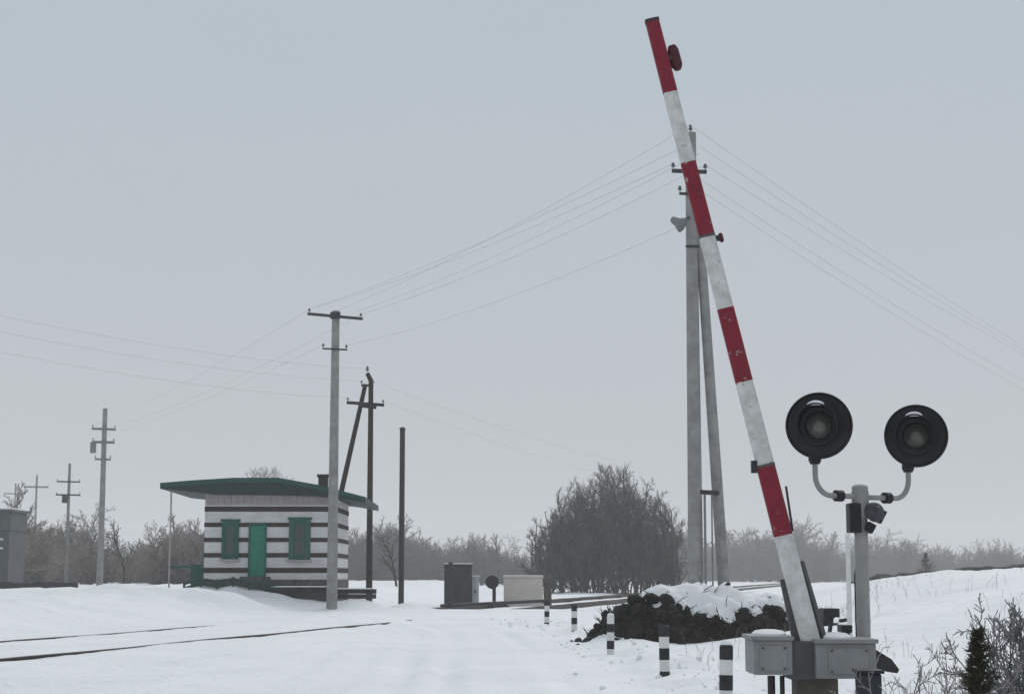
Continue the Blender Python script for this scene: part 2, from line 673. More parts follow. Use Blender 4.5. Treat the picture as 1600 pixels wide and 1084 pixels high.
# prototypes for far trees (segments only)
PROTO = []
for k in range(5):
    rng = random.Random(40 + k)
    PROTO.append(grow(rng, 1, 0.1, 7.0, 4, (14, 7, 7), (6, 3, 2, 1), 0.42, 0.11, base=0.18, up=0.3, rmin=0.015))
SHRUB = []
for k in range(4):
    rng = random.Random(60 + k)
    SHRUB.append(grow(rng, 11, 0.6, 4.2, 3, (13, 11), (3, 2, 1), 0.42, 0.04, base=0.0, up=0.3, rmin=0.017))
PS = [seg_array(sum(p, [])) for p in PROTO]
SS = [seg_array(sum(p, [])) for p in SHRUB]


def wood(name, label, cat, spots, m):
    """far-off wood that reads as one mass"""
    A = []
    for (x, y, h, kind, seed) in spots:
        r = random.Random(seed)
        S = (PS if kind else SS)[seed % (5 if kind else 4)]
        sc = h / (7.0 if kind else 4.2)
        T = xform(S, (x, y, Hz(x, y) - 0.1), r.uniform(0, 6.28), sc, 1.0 if kind else 1.15)
        A.append(T)
    v, f = seg_mesh(np.concatenate(A), 3)
    o = link(name, np_mesh(name, v, f, m))
    tag(o, label, cat, None, "stuff")
    return o


def scatter(rng, px0, px1, d0, d1, n, h0, h1, kind, prof=None):
    out_ = []
    for i in range(n):
        px = px0 + (px1 - px0) * (i + rng.random()) / n
        d = rng.uniform(d0, d1)
        x = (px - 800) / FPX * d
        h = rng.uniform(h0, h1) * (prof(px) if prof else 1.0) * (0.92 + 0.3 * math.sin(px * 0.031 + 2 * math.sin(px * 0.011)) * math.sin(px * 0.0173 + d * 0.01))
        out_.append((x, d, h, kind if kind is not None else rng.random() < 0.35, rng.randrange(1000)))
    return out_


rng = random.Random(5)
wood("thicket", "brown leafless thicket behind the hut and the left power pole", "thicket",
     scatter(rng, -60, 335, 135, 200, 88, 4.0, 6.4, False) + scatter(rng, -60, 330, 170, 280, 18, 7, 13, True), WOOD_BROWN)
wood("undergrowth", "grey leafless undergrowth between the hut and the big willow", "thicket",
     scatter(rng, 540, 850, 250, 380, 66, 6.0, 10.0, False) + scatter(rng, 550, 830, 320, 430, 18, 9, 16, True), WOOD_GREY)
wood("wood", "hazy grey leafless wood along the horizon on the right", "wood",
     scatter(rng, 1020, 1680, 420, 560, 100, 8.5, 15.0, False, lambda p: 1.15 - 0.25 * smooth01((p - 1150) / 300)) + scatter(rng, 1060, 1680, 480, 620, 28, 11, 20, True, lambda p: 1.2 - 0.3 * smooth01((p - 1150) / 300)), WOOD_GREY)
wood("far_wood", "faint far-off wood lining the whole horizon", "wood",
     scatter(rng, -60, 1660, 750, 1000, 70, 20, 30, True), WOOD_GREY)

# single trees one can tell apart
copy_tree(willow, on_ground(416, 430), 2.2, 2.5, "round hazy leafless crown peeking over the green hut roof", sq=0.85)
t1 = tree_thing("bare_tree", "leafless tree just behind the plain black post", on_ground(620, 118), PROTO[0], None, 0, 1.0, split=2, n=3)
t1.scale = (0.78, 0.78, 0.78)
t2 = tree_thing("bare_tree", "spindly leafless tree between the left power pole and the hut", on_ground(192, 125), PROTO[1], None, 0, 1.0, split=2, n=3)
t2.scale = (0.62, 0.62, 0.9)
copy_tree(t2, on_ground(283, 140), 2.0, 0.8, "pale leafless tree under the hut's open porch roof")
copy_tree(t2, on_ground(775, 270), 0.6, 1.5, "slim leafless tree left of the big willow")
copy_tree(t1, on_ground(1175, 430), 2.6, 2.3, "leafless tree between the tall pole and the barrier arm")
copy_tree(t2, on_ground(1290, 440), 3.1, 2.4, "leafless tree directly behind the signal mast", sq=1.3)
copy_tree(t1, on_ground(125, 140), 4.4, 0.95, "leafless tree just left of the left power pole", sq=0.8)


def conifer(name, label, loc, h, w, m, mt, seed, n=260, nl=26):
    rng = random.Random(seed)
    root = thing(name, label, "tree", loc)
    MB().tube([Vector(loc) + Vector((0, 0, -0.1)), Vector(loc) + Vector((0, 0, h * 0.95))], [h * 0.018, h * 0.004], 6).build("trunk", mt, root)
    segs = []
    for i in range(n):
        t = 0.04 + 0.95 * (i / n)
        a = rng.uniform(0, 6.283)
        ln = w * (1.02 - t) ** 1.0 * rng.uniform(0.45, 1.25) * (1 + 0.45 * math.sin(3 * a + 9 * t + seed))
        b0 = Vector((0, 0, h * t))
        d = Vector((math.cos(a), math.sin(a), rng.uniform(0.15, 0.75)))
        b1 = b0 + d * ln
        segs.append((b0, b1, h * 0.004, h * 0.0015))
        for k in range(nl):
            q = b0.lerp(b1, rng.uniform(0.15, 1))
            e = (d + Vector((rng.gauss(0, 0.5), rng.gauss(0, 0.5), rng.gauss(0.1, 0.5)))).normalized()
            segs.append((q, q + e * h * 0.045 * rng.uniform(0.6, 1.2), h * 0.0028, h * 0.0012))
    v, f = seg_mesh(seg_array(segs), 3)
    link("crown", np_mesh("crown", v, f, m), root)
    return root


NEEDLE = mat("needles", (0.026, 0.030, 0.017), 0.9, (0.070, 0.056, 0.036), 9.0)
conifer("spruce_tree", "small dark spruce standing alone at the foot of the right-hand wood", on_ground(1447, 150), 3.4, 1.3, NEEDLE, BARK, 3, 140, 16)

# ------------------------------------------------------------------ power line
CONC = mat("concrete", (0.20, 0.20, 0.195), 0.9, (0.30, 0.30, 0.29), 2.5, bump=0.004, bscale=30)
DARKMET = mat("dark_metal", (0.030, 0.032, 0.036), 0.6, (0.055, 0.05, 0.05), 6.0, metal=0.2)
GREYMET = mat("grey_metal", (0.15, 0.155, 0.16), 0.55, (0.22, 0.22, 0.22), 6.0, metal=0.2)
TARRED = mat("tarred_wood", (0.022, 0.020, 0.019), 0.9, (0.045, 0.04, 0.036), 3.0, bump=0.006, bscale=20)
GLASSY = mat("insulator", (0.10, 0.11, 0.11), 0.3, spec=0.5)
WIRE = mat("wire", (0.20, 0.20, 0.205), 0.7)


def up_frame(p):
    return Matrix.Translation(p)


def insulator(root, p, h=0.16, r=0.055):
    b = MB()
    b.tube([p, p + Vector((0, 0, h * 0.5))], 0.012, 6)
    b.lathe([(r * 0.6, h * 0.35), (r, h * 0.42), (r, h * 0.6), (r * 0.5, h * 0.68), (r * 0.8, h * 0.8), (r * 0.55, h * 1.05), (0.01, h * 1.12)], up_frame(p), 10)
    return b.build("insulator", GLASSY, root, smooth=True)


def crossarm(root, c, half, ax, th=0.06, n_ins=2, m=None, sag=0.0):
    b = MB()
    a = Vector(c) - ax * half
    e = Vector(c) + ax * half + Vector((0, 0, sag))
    rot = (e - a).normalized()
    M3 = Matrix((rot, Vector((0, 0, 1)).cross(rot).normalized(), rot.cross(Vector((0, 0, 1)).cross(rot).normalized()))).transposed()
    b.box((a + e) / 2, ((e - a).length, th * 1.2, th), M3)
    o = b.build("crossarm", m or DARKMET, root)
    pts = []
    for i in range(n_ins):
        q = a.lerp(e, 0.03 + 0.94 * i / max(1, n_ins - 1)) + Vector((0, 0, th * 0.5))
        insulator(root, q)
        pts.append(q + Vector((0, 0, 0.14)))
    return pts


LINE_AX = Vector((0.93, 0.36, 0)).normalized()     # across the power line
ATT = {}

# tall pole with a strut
d = 42.0
b0 = Vector(on_ground(1087, d))
tp = P(1079, 208, d)
root = thing("power_pole", "tall grey concrete power pole with slanted strut behind the barrier arm", "power pole", b0, "power poles")
foot, head = Vector((b0.x, d, b0.z - 0.3)), Vector((tp.x, d, tp.z))
MB().tube([foot, head], [0.195, 0.135], 14).build("pole", CONC, root, smooth=True)
s0, s1 = P(1137, 960, d + 0.5), P(1091, 330, d)
MB().tube([Vector((s0.x, s0.y, b0.z - 0.4)), s1], [0.155, 0.115], 12).build("strut", CONC, root, smooth=True)
ca = P(1077, 268, d - 0.16)
ATT['top'] = crossarm(root, ca, 0.44, Vector((1, 0.15, 0)).normalized(), 0.085, 2)
ca2 = P(1075, 303, d - 0.15)
ATT['mid'] = crossarm(root, ca2, 0.22, Vector((1, 0.15, 0)).normalized(), 0.06, 2)
insulator(root, head, 0.2)
ATT['tip'] = [head + Vector((0, 0, 0.2))]
q0, q1 = P(1092, 768, d - 0.1), P(1122, 770, d + 0.2)
MB().tube([q0, q1], 0.06, 8).build("brace", DARKMET, root)
MB().tube([P(1101, 772, d - 0.2), P(1104, 1000, d - 0.2)], 0.03, 8).tube([P(1112, 772, d - 0.2), P(1115, 1000, d - 0.2)], 0.02, 8).build("cable_pipe", GREYMET, root)
# floodlight on a bracket
fl = P(1060, 348, d - 0.45)
lm = MB()
Mf = Matrix.Translation(fl) @ Matrix.Rotation(R(125), 4, 'Y') @ Matrix.Rotation(R(20), 4, 'X')
lm.lathe([(0.07, -0.2), (0.1, -0.12), (0.12, -0.02), (0.19, 0.1), (0.2, 0.14), (0.18, 0.14), (0.16, 0.11)], Mf, 16)
lamp = lm.build("floodlight", GREYMET, root, smooth=True)
MB().tube([fl, fl + Vector((0.12, 0.2, 0.12)), P(1077, 340, d - 0.13)], 0.025, 8).build("bracket", DARKMET, lamp)
MB().box(P(1082, 385, d - 0.17), (0.34, 0.05, 0.06)).build("clamp", DARKMET, root)


def line_pole(px, d, base_y, top_y, label, half, rr=(0.215, 0.15)):
    z0 = Hz(P(px, 900, d).x, d)
    x = P(px, 900, d).x
    z1 = P(px, top_y, d).z
    b0 = Vector((x, d, z0))
    root = thing("power_pole", label, "power pole", b0, "power poles")
    MB().tube([b0 + Vector((0, 0, -0.2)), Vector((x, d, z1))], list(rr), 12).build("pole", CONC, root, smooth=True)
    return root, Vector((x, d, z1))


r2, h2 = line_pole(519, 67.0, 925, 486, "grey concrete power pole with wide crossarm in front of the striped hut", 1.1)
ATT['p2'] = crossarm(r2, h2 + Vector((0, -0.2, -0.2)), 1.12, LINE_AX, 0.10, 3, sag=-0.08)
ATT['p2b'] = crossarm(r2, h2 + Vector((0, -0.19, -1.55)), 0.5, LINE_AX, 0.06, 2)
MB().box(h2 + Vector((0, -0.17, -0.2)), (0.4, 0.09, 0.26)).build("clamp", DARKMET, r2)
r3, h3 = line_pole(156, 110.0, 905, 638, "grey concrete power pole with three short brackets, standing left of the hut", 1.0)
ATT['p3'] = crossarm(r3, h3 + Vector((0, -0.2, -1.35)), 0.75, LINE_AX, 0.14, 2, GREYMET)
ATT['p3b'] = crossarm(r3, h3 + Vector((0, -0.2, -2.2)), 0.7, LINE_AX, 0.16, 2, GREYMET)
crossarm(r3, h3 + Vector((0, -0.2, -3.3)), 0.5, LINE_AX, 0.12, 2, GREYMET)
MB().box(h3 + Vector((-0.62, -0.3, -2.55)), (0.32, 0.3, 0.7)).build("transformer_box", GREYMET, r3)
r4, h4 = line_pole(103, 150.0, 905, 724, "dark far power pole with two crossarms above the thicket", 1.0, (0.16, 0.12))
crossarm(r4, h4 + Vector((0, -0.2, -1.6)), 1.0, LINE_AX, 0.12, 3)
crossarm(r4, h4 + Vector((0, -0.2, -2.75)), 1.05, LINE_AX, 0.13, 3)
MB().box(h4 + Vector((-0.25, -0.35, -3.1)), (0.4, 0.35, 0.7)).build("transformer_box", DARKMET, r4)
r5, h5 = line_pole(52, 230.0, 905, 742, "faint far power pole, second from the left edge", 1.0, (0.16, 0.13))
crossarm(r5, h5 + Vector((0, -0.2, -1.6)), 1.6, LINE_AX, 0.2, 3, GREYMET)
r6, h6 = line_pole(19, 300.0, 905, 755, "faintest far power pole, nearest to the left edge", 1.0, (0.17, 0.14))
crossarm(r6, h6 + Vector((0, -0.2, -1.8)), 1.8, LINE_AX, 0.2, 3, GREYMET)

# tarred wooden A-frame pole behind the hut
d = 78.0
bx = P(577, 900, d).x
b0 = Vector((bx, d, Hz(bx, d)))
ra = thing("wooden_pole", "dark wooden pole with leaning prop and crossarm behind the hut", "utility pole", b0)
tpa = P(574, 583, d)
MB().tube([b0 + Vector((0, 0, -0.2)), Vector((bx - 0.02, d, tpa.z - 0.35)), tpa], [0.15, 0.115, 0.10], 10).build("pole", TARRED, ra, smooth=True)
pf = P(497, 905, d + 0.4)
MB().tube([Vector((pf.x, pf.y, Hz(pf.x, pf.y) - 0.2)), P(571, 600, d + 0.1)], [0.14, 0.10], 10).build("prop", TARRED, ra, smooth=True)
ATT['a'] = crossarm(ra, P(571, 629, d - 0.17), 0.86, Vector((1, 0.1, 0)).normalized(), 0.13, 2, TARRED, sag=-0.1)
ATT['a2'] = crossarm(ra, P(574, 602, d - 0.15), 0.28, Vector((1, 0.1, 0)).normalized(), 0.1, 2, TARRED)
insulator(ra, tpa, 0.3, 0.08)
ATT['atip'] = [tpa + Vector((0, 0, 0.2))]
MB().tube([P(560, 633, d - 0.2), P(588, 636, d - 0.2)], 0.09, 8).build("brace", TARRED, ra)

# plain black post
d = 75.0
bx = P(627, 900, d).x
b0 = Vector((bx, d, Hz(bx, d)))
rp_ = thing("steel_post", "plain black steel post without arms, right of the hut", "post", b0)
zt = P(627, 670, d).z
MB().tube([b0 + Vector((0, 0, -0.3)), Vector((bx, d, zt))], [0.125, 0.115], 12).build("post", DARKMET, rp_, smooth=True)
MB().lathe([(0.14, -0.02), (0.14, 0.03), (0.05, 0.09)], Matrix.Translation((bx, d, zt)), 12).build("cap", DARKMET, rp_)
MB().box((bx, d - 0.14, b0.z + 1.5), (0.2, 0.1, 0.34)).build("hatch", DARKMET, rp_)


def wire(a, b, sag, label, r=0.0075, n=24):
    a, b = Vector(a), Vector(b)
    sag *= 0.35
    r = min(r, 0.0036)
    pts = []
    for i in range(n + 1):
        t = i / n
        p = a.lerp(b, t)
        p.z -= 4 * sag * t * (1 - t)
        pts.append(p)
    o = MB().tube([p - pts[0] for p in pts], r, 5)
    ob = o.build("power_line_wire", WIRE)
    ob.location = pts[0]
    tag(ob, label, "wire", "overhead wires")
    return ob


wire(ATT['tip'][0], ATT['p2'][1], 0.75, "topmost wire from the tall pole down to the hut's crossarm pole")
wire(ATT['top'][0], ATT['p2'][0], 0.75, "wire from the tall pole's crossarm to the left end of the hut pole's crossarm")
wire(ATT['top'][1], ATT['p2'][2], 0.85, "wire from the tall pole's crossarm to the right end of the hut pole's crossarm")
wire(ATT['mid'][0] + Vector((0, 0, -1.0)), ATT['p2b'][1], 0.9, "lowest single wire between the tall pole and the hut's pole")
wire(ATT['p2'][0], ATT['p3'][0], 1.0, "left wire sagging from the hut pole's crossarm to the left power pole")
wire(ATT['p2'][2], ATT['p3'][1], 1.1, "right wire sagging from the hut pole's crossarm to the left power pole")
wire(ATT['p2b'][0], ATT['p3b'][0], 1.0, "lower wire from the hut pole's small bracket to the left power pole")
wire(ATT['top'][0] + Vector((0.1, 0, 0.35)), ATT['p2'][0] + Vector((0.25, 0, 0.1)), 0.7, "second wire from the top between the tall pole and the hut's crossarm pole")
wire(ATT['top'][1] + Vector((-0.12, 0, 0.3)), ATT['p2'][2] + Vector((-0.2, 0, 0.1)), 0.8, "fourth wire from the top between the tall pole and the hut's crossarm pole")
E = Vector((30, 88, 0))
wire(ATT['mid'][1] + Vector((0.05, 0, 0.25)), E + Vector((0.2, 0, 9.55)), 1.0, "second lowest wire running from the tall pole to the right edge")
wire(ATT['a2'][0], (-24.7, 36.2, 10.05), 2.5, "middle wire from the wooden pole to the left edge", 0.010)
wire(ATT['top'][1] + Vector((-0.1, 0, 0.45)), E + Vector((0.3, 0, 11.05)), 0.9, "second wire from the top running from the tall pole to the right edge")
wire(ATT['tip'][0], E + Vector((0, 0, 11.3)), 0.9, "topmost wire running from the tall pole to the right edge")
wire(ATT['top'][1], E + Vector((0.7, 0, 10.8)), 0.95, "middle wire running from the tall pole to the right edge")
wire(ATT['mid'][1], E + Vector((0, 0, 9.2)), 1.0, "lowest wire running from the tall pole to the right edge")
wire(ATT['atip'][0], (-25, 36, 10.6), 2.6, "upper wire from the wooden pole to the left edge", 0.010)
wire(ATT['a'][0], (-24.4, 36.5, 9.5), 2.4, "lower wire from the wooden pole's crossarm to the left edge", 0.010)
wire(ATT['a'][1], P(965, 745, 148), 0.9, "faint wire from the wooden pole's crossarm towards the willow", 0.012)
wire(ATT['a2'][1], P(985, 725, 148), 0.9, "faint upper wire from the wooden pole's top towards the willow", 0.012)


# ------------------------------------------------------------------ the striped hut
def brick_material(name, c1, c2, cm):
    m = bpy.data.materials.new(name)
    m.use_nodes = True
    t = m.node_tree
    b = t.nodes['Principled BSDF']
    b.inputs['Roughness'].default_value = 0.9
    b.inputs['Specular IOR Level'].default_value = 0.2
    co = t.nodes.new("ShaderNodeTexCoord")
    sp = t.nodes.new("ShaderNodeSeparateXYZ")
    ad = t.nodes.new("ShaderNodeMath")
    cb = t.nodes.new("ShaderNodeCombineXYZ")
    t.links.new(co.outputs['Object'], sp.inputs[0])
    t.links.new(sp.outputs[0], ad.inputs[0])
    t.links.new(sp.outputs[1], ad.inputs[1])
    t.links.new(ad.outputs[0], cb.inputs[0])
    t.links.new(sp.outputs[2], cb.inputs[1])
    br = t.nodes.new("ShaderNodeTexBrick")
    br.inputs['Scale'].default_value = 1.0
    br.inputs['Brick Width'].default_value = 0.26
    br.inputs['Row Height'].default_value = 0.075
    br.inputs['Mortar Size'].default_value = 0.006
    br.inputs['Color1'].default_value = (*c1, 1)
    br.inputs['Color2'].default_value = (*c2, 1)
    br.inputs['Mortar'].default_value = (*cm, 1)
    t.links.new(cb.outputs[0], br.inputs['Vector'])
    n = t.nodes.new("ShaderNodeTexNoise")
    n.inputs['Scale'].default_value = 1.3
    n.inputs['Detail'].default_value = 6
    t.links.new(co.outputs['Object'], n.inputs['Vector'])
    mx = t.nodes.new("ShaderNodeMix")
    mx.data_type = 'RGBA'
    mx.blend_type = 'MULTIPLY'
    mx.inputs[0].default_value = 0.5
    rr = t.nodes.new("ShaderNodeValToRGB")
    rr.color_ramp.elements[0].position = 0.3
    rr.color_ramp.elements[0].color = (0.76, 0.72, 0.72, 1)
    rr.color_ramp.elements[1].position = 0.6
    rr.color_ramp.elements[1].color = (1, 1, 1, 1)
    t.links.new(n.outputs['Fac'], rr.inputs[0])
    t.links.new(br.outputs['Color'], mx.inputs[6])
    t.links.new(rr.outputs[0], mx.inputs[7])
    t.links.new(mx.outputs[2], b.inputs['Base Color'])
    bp = t.nodes.new("ShaderNodeBump")
    bp.inputs['Distance'].default_value = 0.008
    bp.invert = True
    t.links.new(br.outputs['Fac'], bp.inputs['Height'])
    t.links.new(bp.outputs[0], b.inputs['Normal'])
    return m


def hut():
    d = 70.0
    WHITE = brick_material("white_brick", (0.74, 0.745, 0.74), (0.65, 0.635, 0.63), (0.56, 0.565, 0.57))
    DARK = brick_material("dark_brick", (0.034, 0.025, 0.024), (0.052, 0.034, 0.032), (0.08, 0.07, 0.07))
    GREEN = mat("green_paint", (0.003, 0.16, 0.10), 0.5, (0.005, 0.20, 0.125), 5.0)
    GREEN_DARK = mat("dark_green_paint", (0.005, 0.070, 0.047), 0.6, (0.010, 0.11, 0.074), 4.0)
    ROOF = mat("green_roof_sheet", (0.006, 0.022, 0.015), 0.6, (0.012, 0.034, 0.023), 3.0)
    PLINTH = mat("plinth", (0.05, 0.048, 0.05), 0.95, (0.12, 0.115, 0.115), 5.0)
    BOARD = mat("weathered_board", (0.34, 0.31, 0.30), 0.9, (0.44, 0.40, 0.39), 5.0)
    PANE = mat("window_pane", (0.03, 0.04, 0.045), 0.08, spec=0.6)
    x0, x1 = P(319, 860, d).x, P(524, 860, d).x
    z = lambda py: P(430, py, d).z
    zb = z(924)
    zp = z(905)
    zt = z(771)
    dep = 5.4
    root = thing("brick_hut", "small white brick crossing hut with dark stripes, green door and green roof", "hut", ((x0 + x1) / 2, d, zb))
    cx, cy = (x0 + x1) / 2, d + dep / 2
    MB().box((cx, cy, (zp + zt) / 2), (x1 - x0, dep, zt - zp)).build("wall", WHITE, root)
    MB().box((cx, cy, (zb - 0.4 + zp) / 2), (x1 - x0 + 0.08, dep + 0.08, zp - zb + 0.4)).build("plinth", PLINTH, root)
    for py, hh in ((795, 0.20), (819.5, 0.18), (843, 0.18), (867, 0.18), (890.5, 0.20)):
        zz = z(py)
        b = MB()
        w, dd, t = x1 - x0, dep, 0.02
        b.box((cx, d - t / 2 + 0.002, zz), (w + 2 * t, t, hh)).box((cx, d + dd + t / 2 - 0.002, zz), (w + 2 * t, t, hh))
        b.box((x0 - t / 2 + 0.002, cy, zz), (t, dd - 0.01, hh)).box((x1 + t / 2 - 0.002, cy, zz), (t, dd - 0.01, hh))
        b.build("brick_band", DARK, root)
    # corner pier in white
    # door
    xa, xb_ = P(391, 860, d).x, P(413.5, 860, d).x
    za, zc = z(900), z(821)
    fr = MB()
    fr.box((xa - 0.035, d - 0.035, (za + zc) / 2), (0.07, 0.09, zc - za + 0.08)).box((xb_ + 0.035, d - 0.035, (za + zc) / 2), (0.07, 0.09, zc - za + 0.08)).box(((xa + xb_) / 2, d - 0.036, zc + 0.075), (xb_ - xa + 0.14, 0.09, 0.07))
    door = MB().box(((xa + xb_) / 2, d - 0.022, (za + zc) / 2), (xb_ - xa, 0.05, zc - za)).build("door", GREEN, root)
    for i in range(2):
        zz = za + (zc - za) * (0.27 + 0.46 * i)
        MB().box(((xa + xb_) / 2, d - 0.053, zz), ((xb_ - xa) * 0.66, 0.014, (zc - za) * 0.34)).build("panel", GREEN, door, bevel=0.004)
    fr.build("door_frame", GREEN_DARK, door)
    MB().tube([(xb_ - 0.09, d - 0.05, za + 0.95), (xb_ - 0.09, d - 0.10, za + 0.95), (xb_ - 0.18, d - 0.10, za + 0.95)], 0.012, 6).build("handle", DARKMET, door)
    MB().box(((xa + xb_) / 2, d - 0.5, za - 0.12), (1.1, 1.0, 0.22)).box(((xa + xb_) / 2, d - 1.15, za - 0.34), (1.1, 0.34, 0.3)).build("door_step", PLINTH, root)
    # windows with shutters
    for (pa, pb, pt, pbm, lab) in ((346, 373, 815, 873, "dark green shuttered window left of the door"), (451, 485, 812, 874, "grey green shuttered window right of the door")):
        wa, wb = P(pa, 860, d).x, P(pb, 860, d).x
        z0, z1 = z(pbm), z(pt)
        win = MB().box(((wa + wb) / 2, d - 0.015, (z0 + z1) / 2), (wb - wa, 0.034, z1 - z0)).build("window", GREEN_DARK, root)
        win['label'] = lab
        pw = (wb - wa) * 0.46
        for i in range(2):
            for j in range(2):
                MB().box(((wa + wb) / 2 + (i - 0.5) * pw * 0.5, d - 0.034, z0 + (z1 - z0) * (0.32 + 0.38 * j)), (pw * 0.42, 0.01, (z1 - z0) * 0.33)).build("pane", PANE, win)
        for s in (-1, 1):
            sh = MB()
            sc = (wa + wb) / 2 + s * (wb - wa) * 0.375
            sh.box((sc, d - 0.05, (z0 + z1) / 2), ((wb - wa) * 0.23, 0.03, z1 - z0 + 0.04))
            for q in range(7):
                sh.box((sc, d - 0.072, z0 + (z1 - z0) * (0.1 + 0.133 * q)), ((wb - wa) * 0.17, 0.018, 0.05))
            sh.build("shutter", GREEN_DARK if pa < 400 else mat("grey_green_paint", (0.020, 0.095, 0.062), 0.7, (0.045, 0.125, 0.09), 4.0), win)
        MB().box(((wa + wb) / 2, d - 0.07, z0 - 0.04), (wb - wa + 0.12, 0.16, 0.06)).build("sill", BOARD, win)
        MB().box(((wa + wb) / 2, d - 0.03, z1 + 0.06), (wb - wa + 0.1, 0.06, 0.1)).build("lintel", GREEN_DARK, win)
    # boarded fascia under the roof, each board its own piece
    nb = 20
    for i in range(nb):
        w = (x1 - x0) / nb
        xc = x0 + w * (i + 0.5)
        MB().box((xc, d - 0.03 - 0.006 * (i % 2), (z(789) + zt) / 2 + 0.01), (w - 0.012, 0.03, zt - z(789))).build("board", BOARD, root)
    # roof: low hip with a porch wing on the left
    fd = d - 0.75
    up_ = [(250, 754), (300, 750), (365, 746), (435, 746), (497, 757), (540, 768), (571, 776)]
    lo_ = [(571, 785), (540, 779), (495, 774), (420, 772), (330, 771), (250, 763)]
    rfv = []
    for yy, dz in ((fd, 0.0), (d + dep + 0.7, -0.08)):
        for (a, b) in up_ + lo_:
            q = P(a, b, fd)
            rfv.append((q.x, yy, q.z + dz))
    nn = len(up_) + len(lo_)
    rff = [tuple(range(nn)), tuple(range(2 * nn - 1, nn - 1, -1))] + [(i, i + nn, (i + 1) % nn + nn, (i + 1) % nn) for i in range(nn)]
    roof = MB().add(rfv, rff).build("roof", ROOF, root)
    # thin green edge boards along the front
    for k in range(len(up_) - 1):
        (a0, b0_), (a1, b1_) = up_[k], up_[k + 1]
        q = [P(a0, b0_ + 0.5, fd - 0.02), P(a1, b1_ + 0.5, fd - 0.02), P(a1, b1_ + 7, fd - 0.02), P(a0, b0_ + 7, fd - 0.02)]
        vv = [(p.x, p.y, p.z) for p in q] + [(p.x, p.y + 0.018, p.z) for p in q]
        MB().add(vv, [(0, 1, 2, 3)[::-1], (4, 5, 6, 7), (0, 4, 5, 1)[::-1], (1, 5, 6, 2)[::-1], (2, 6, 7, 3)[::-1], (3, 7, 4, 0)[::-1]]).build("edge_board", mat("roof_edge_green", (0.004, 0.055, 0.034), 0.55, (0.008, 0.078, 0.05), 3.0), roof)
    ch = P(505, 765, d + 1.2)
    cz0, cz1 = P(505, 778, d + 1.2).z, P(505, 741, d + 1.2).z
    chm = mat("sooty_brick", (0.035, 0.03, 0.028), 0.95, (0.07, 0.055, 0.05), 6.0)
    c_ = MB().box((ch.x, ch.y, (cz0 - 0.3 + cz1) / 2), (0.38, 0.38, cz1 - cz0 + 0.3)).build("chimney", chm, roof)
    MB().box((ch.x, ch.y, cz1 - 0.06), (0.48, 0.48, 0.12)).build("chimney_cap", chm, roof)
    # porch posts and rail
    for px in (264,):
        q0 = P(px, 910, d - 0.3)
        MB().box((q0.x, d - 0.3, (zb + P(px, 768, d).z) / 2), (0.06, 0.06, P(px, 768, d).z - zb)).build("porch_post", BOARD, root)
    q = P(264, 910, d)
    MB().box(((q.x + x0) / 2, d - 0.3, zb + 1.0), (x0 - q.x, 0.05, 0.08)).build("porch_rail", GREEN_DARK, root)
    MB().box(((q.x + x0) / 2 + 0.5, d + 1.4, zb + 0.55), (1.0, 0.9, 1.1)).build("coal_bin", GREEN_DARK, root, bevel=0.02)


hut()

# low green rail fence left before the hut, old sleepers stacked by its wall
GREENF = mat("fence_green", (0.016, 0.055, 0.042), 0.7, (0.03, 0.07, 0.055), 3.0)
a, b = P(288, 905, 67.5), P(440, 905, 68.6)
fz = lambda p: Hz(p.x, p.y)
fo = thing("rail_fence", "low dark green rail fence in the snow before the hut door", "fence", (a.x, a.y, fz(a)))
for i in range(7):
    p = a.lerp(b, i / 6)
    MB().box((p.x, p.y, fz(p) + 0.0), (0.08, 0.08, 0.75)).build("post", GREENF, fo)
for hh in (0.10, 0.29):
    MB().tube([Vector((a.lerp(b, t / 6).x, a.lerp(b, t / 6).y - 0.06, fz(a.lerp(b, t / 6)) + hh)) for t in range(7)], 0.06, 4, sq=True).build("rail", GREENF, fo)

SLEEPER = mat("old_sleeper", (0.020, 0.019, 0.021), 0.95, (0.05, 0.045, 0.043), 2.5, bump=0.01, bscale=12)
rng = random.Random(2)
slot = 0
for (px, d_, n0, words) in ((470, 68.7, 3, "in the low stack under the hut's right window"), (552, 68.9, 3, "in the low stack at the hut's right corner")):
    c = P(px, 905, d_)
    gz = fz(c)
    tot = [(r_, k) for r_ in range(2) for k in range(n0 - r_)]
    for (r_, k) in tot:
        yy = d_ - 0.3 + 0.3 * k + 0.15 * r_
        o = MB().box(Vector((c.x + rng.uniform(-0.1, 0.1), yy, gz + 0.14 + 0.2 * r_)), (2.6 if px < 500 else 1.7, 0.25, 0.18), Matrix.Rotation(rng.uniform(-0.03, 0.03), 3, 'Z')).build("railway_sleeper", SLEEPER, None, (c.x, yy, gz), bevel=0.012)
        if r_ == 1:
            MB().box((c.x, yy, gz + 0.14 + 0.2 + 0.105), (2.3 if px < 500 else 1.45, 0.23, 0.05)).build("snow_cap", SNOW, o, bevel=0.022)
        where = ("front", "middle", "rear")[k] if r_ == 0 else ("front upper", "rear upper")[k]
        tag(o, "%s dark old railway sleeper %s" % (where, words), "sleeper", "stacked old sleepers")

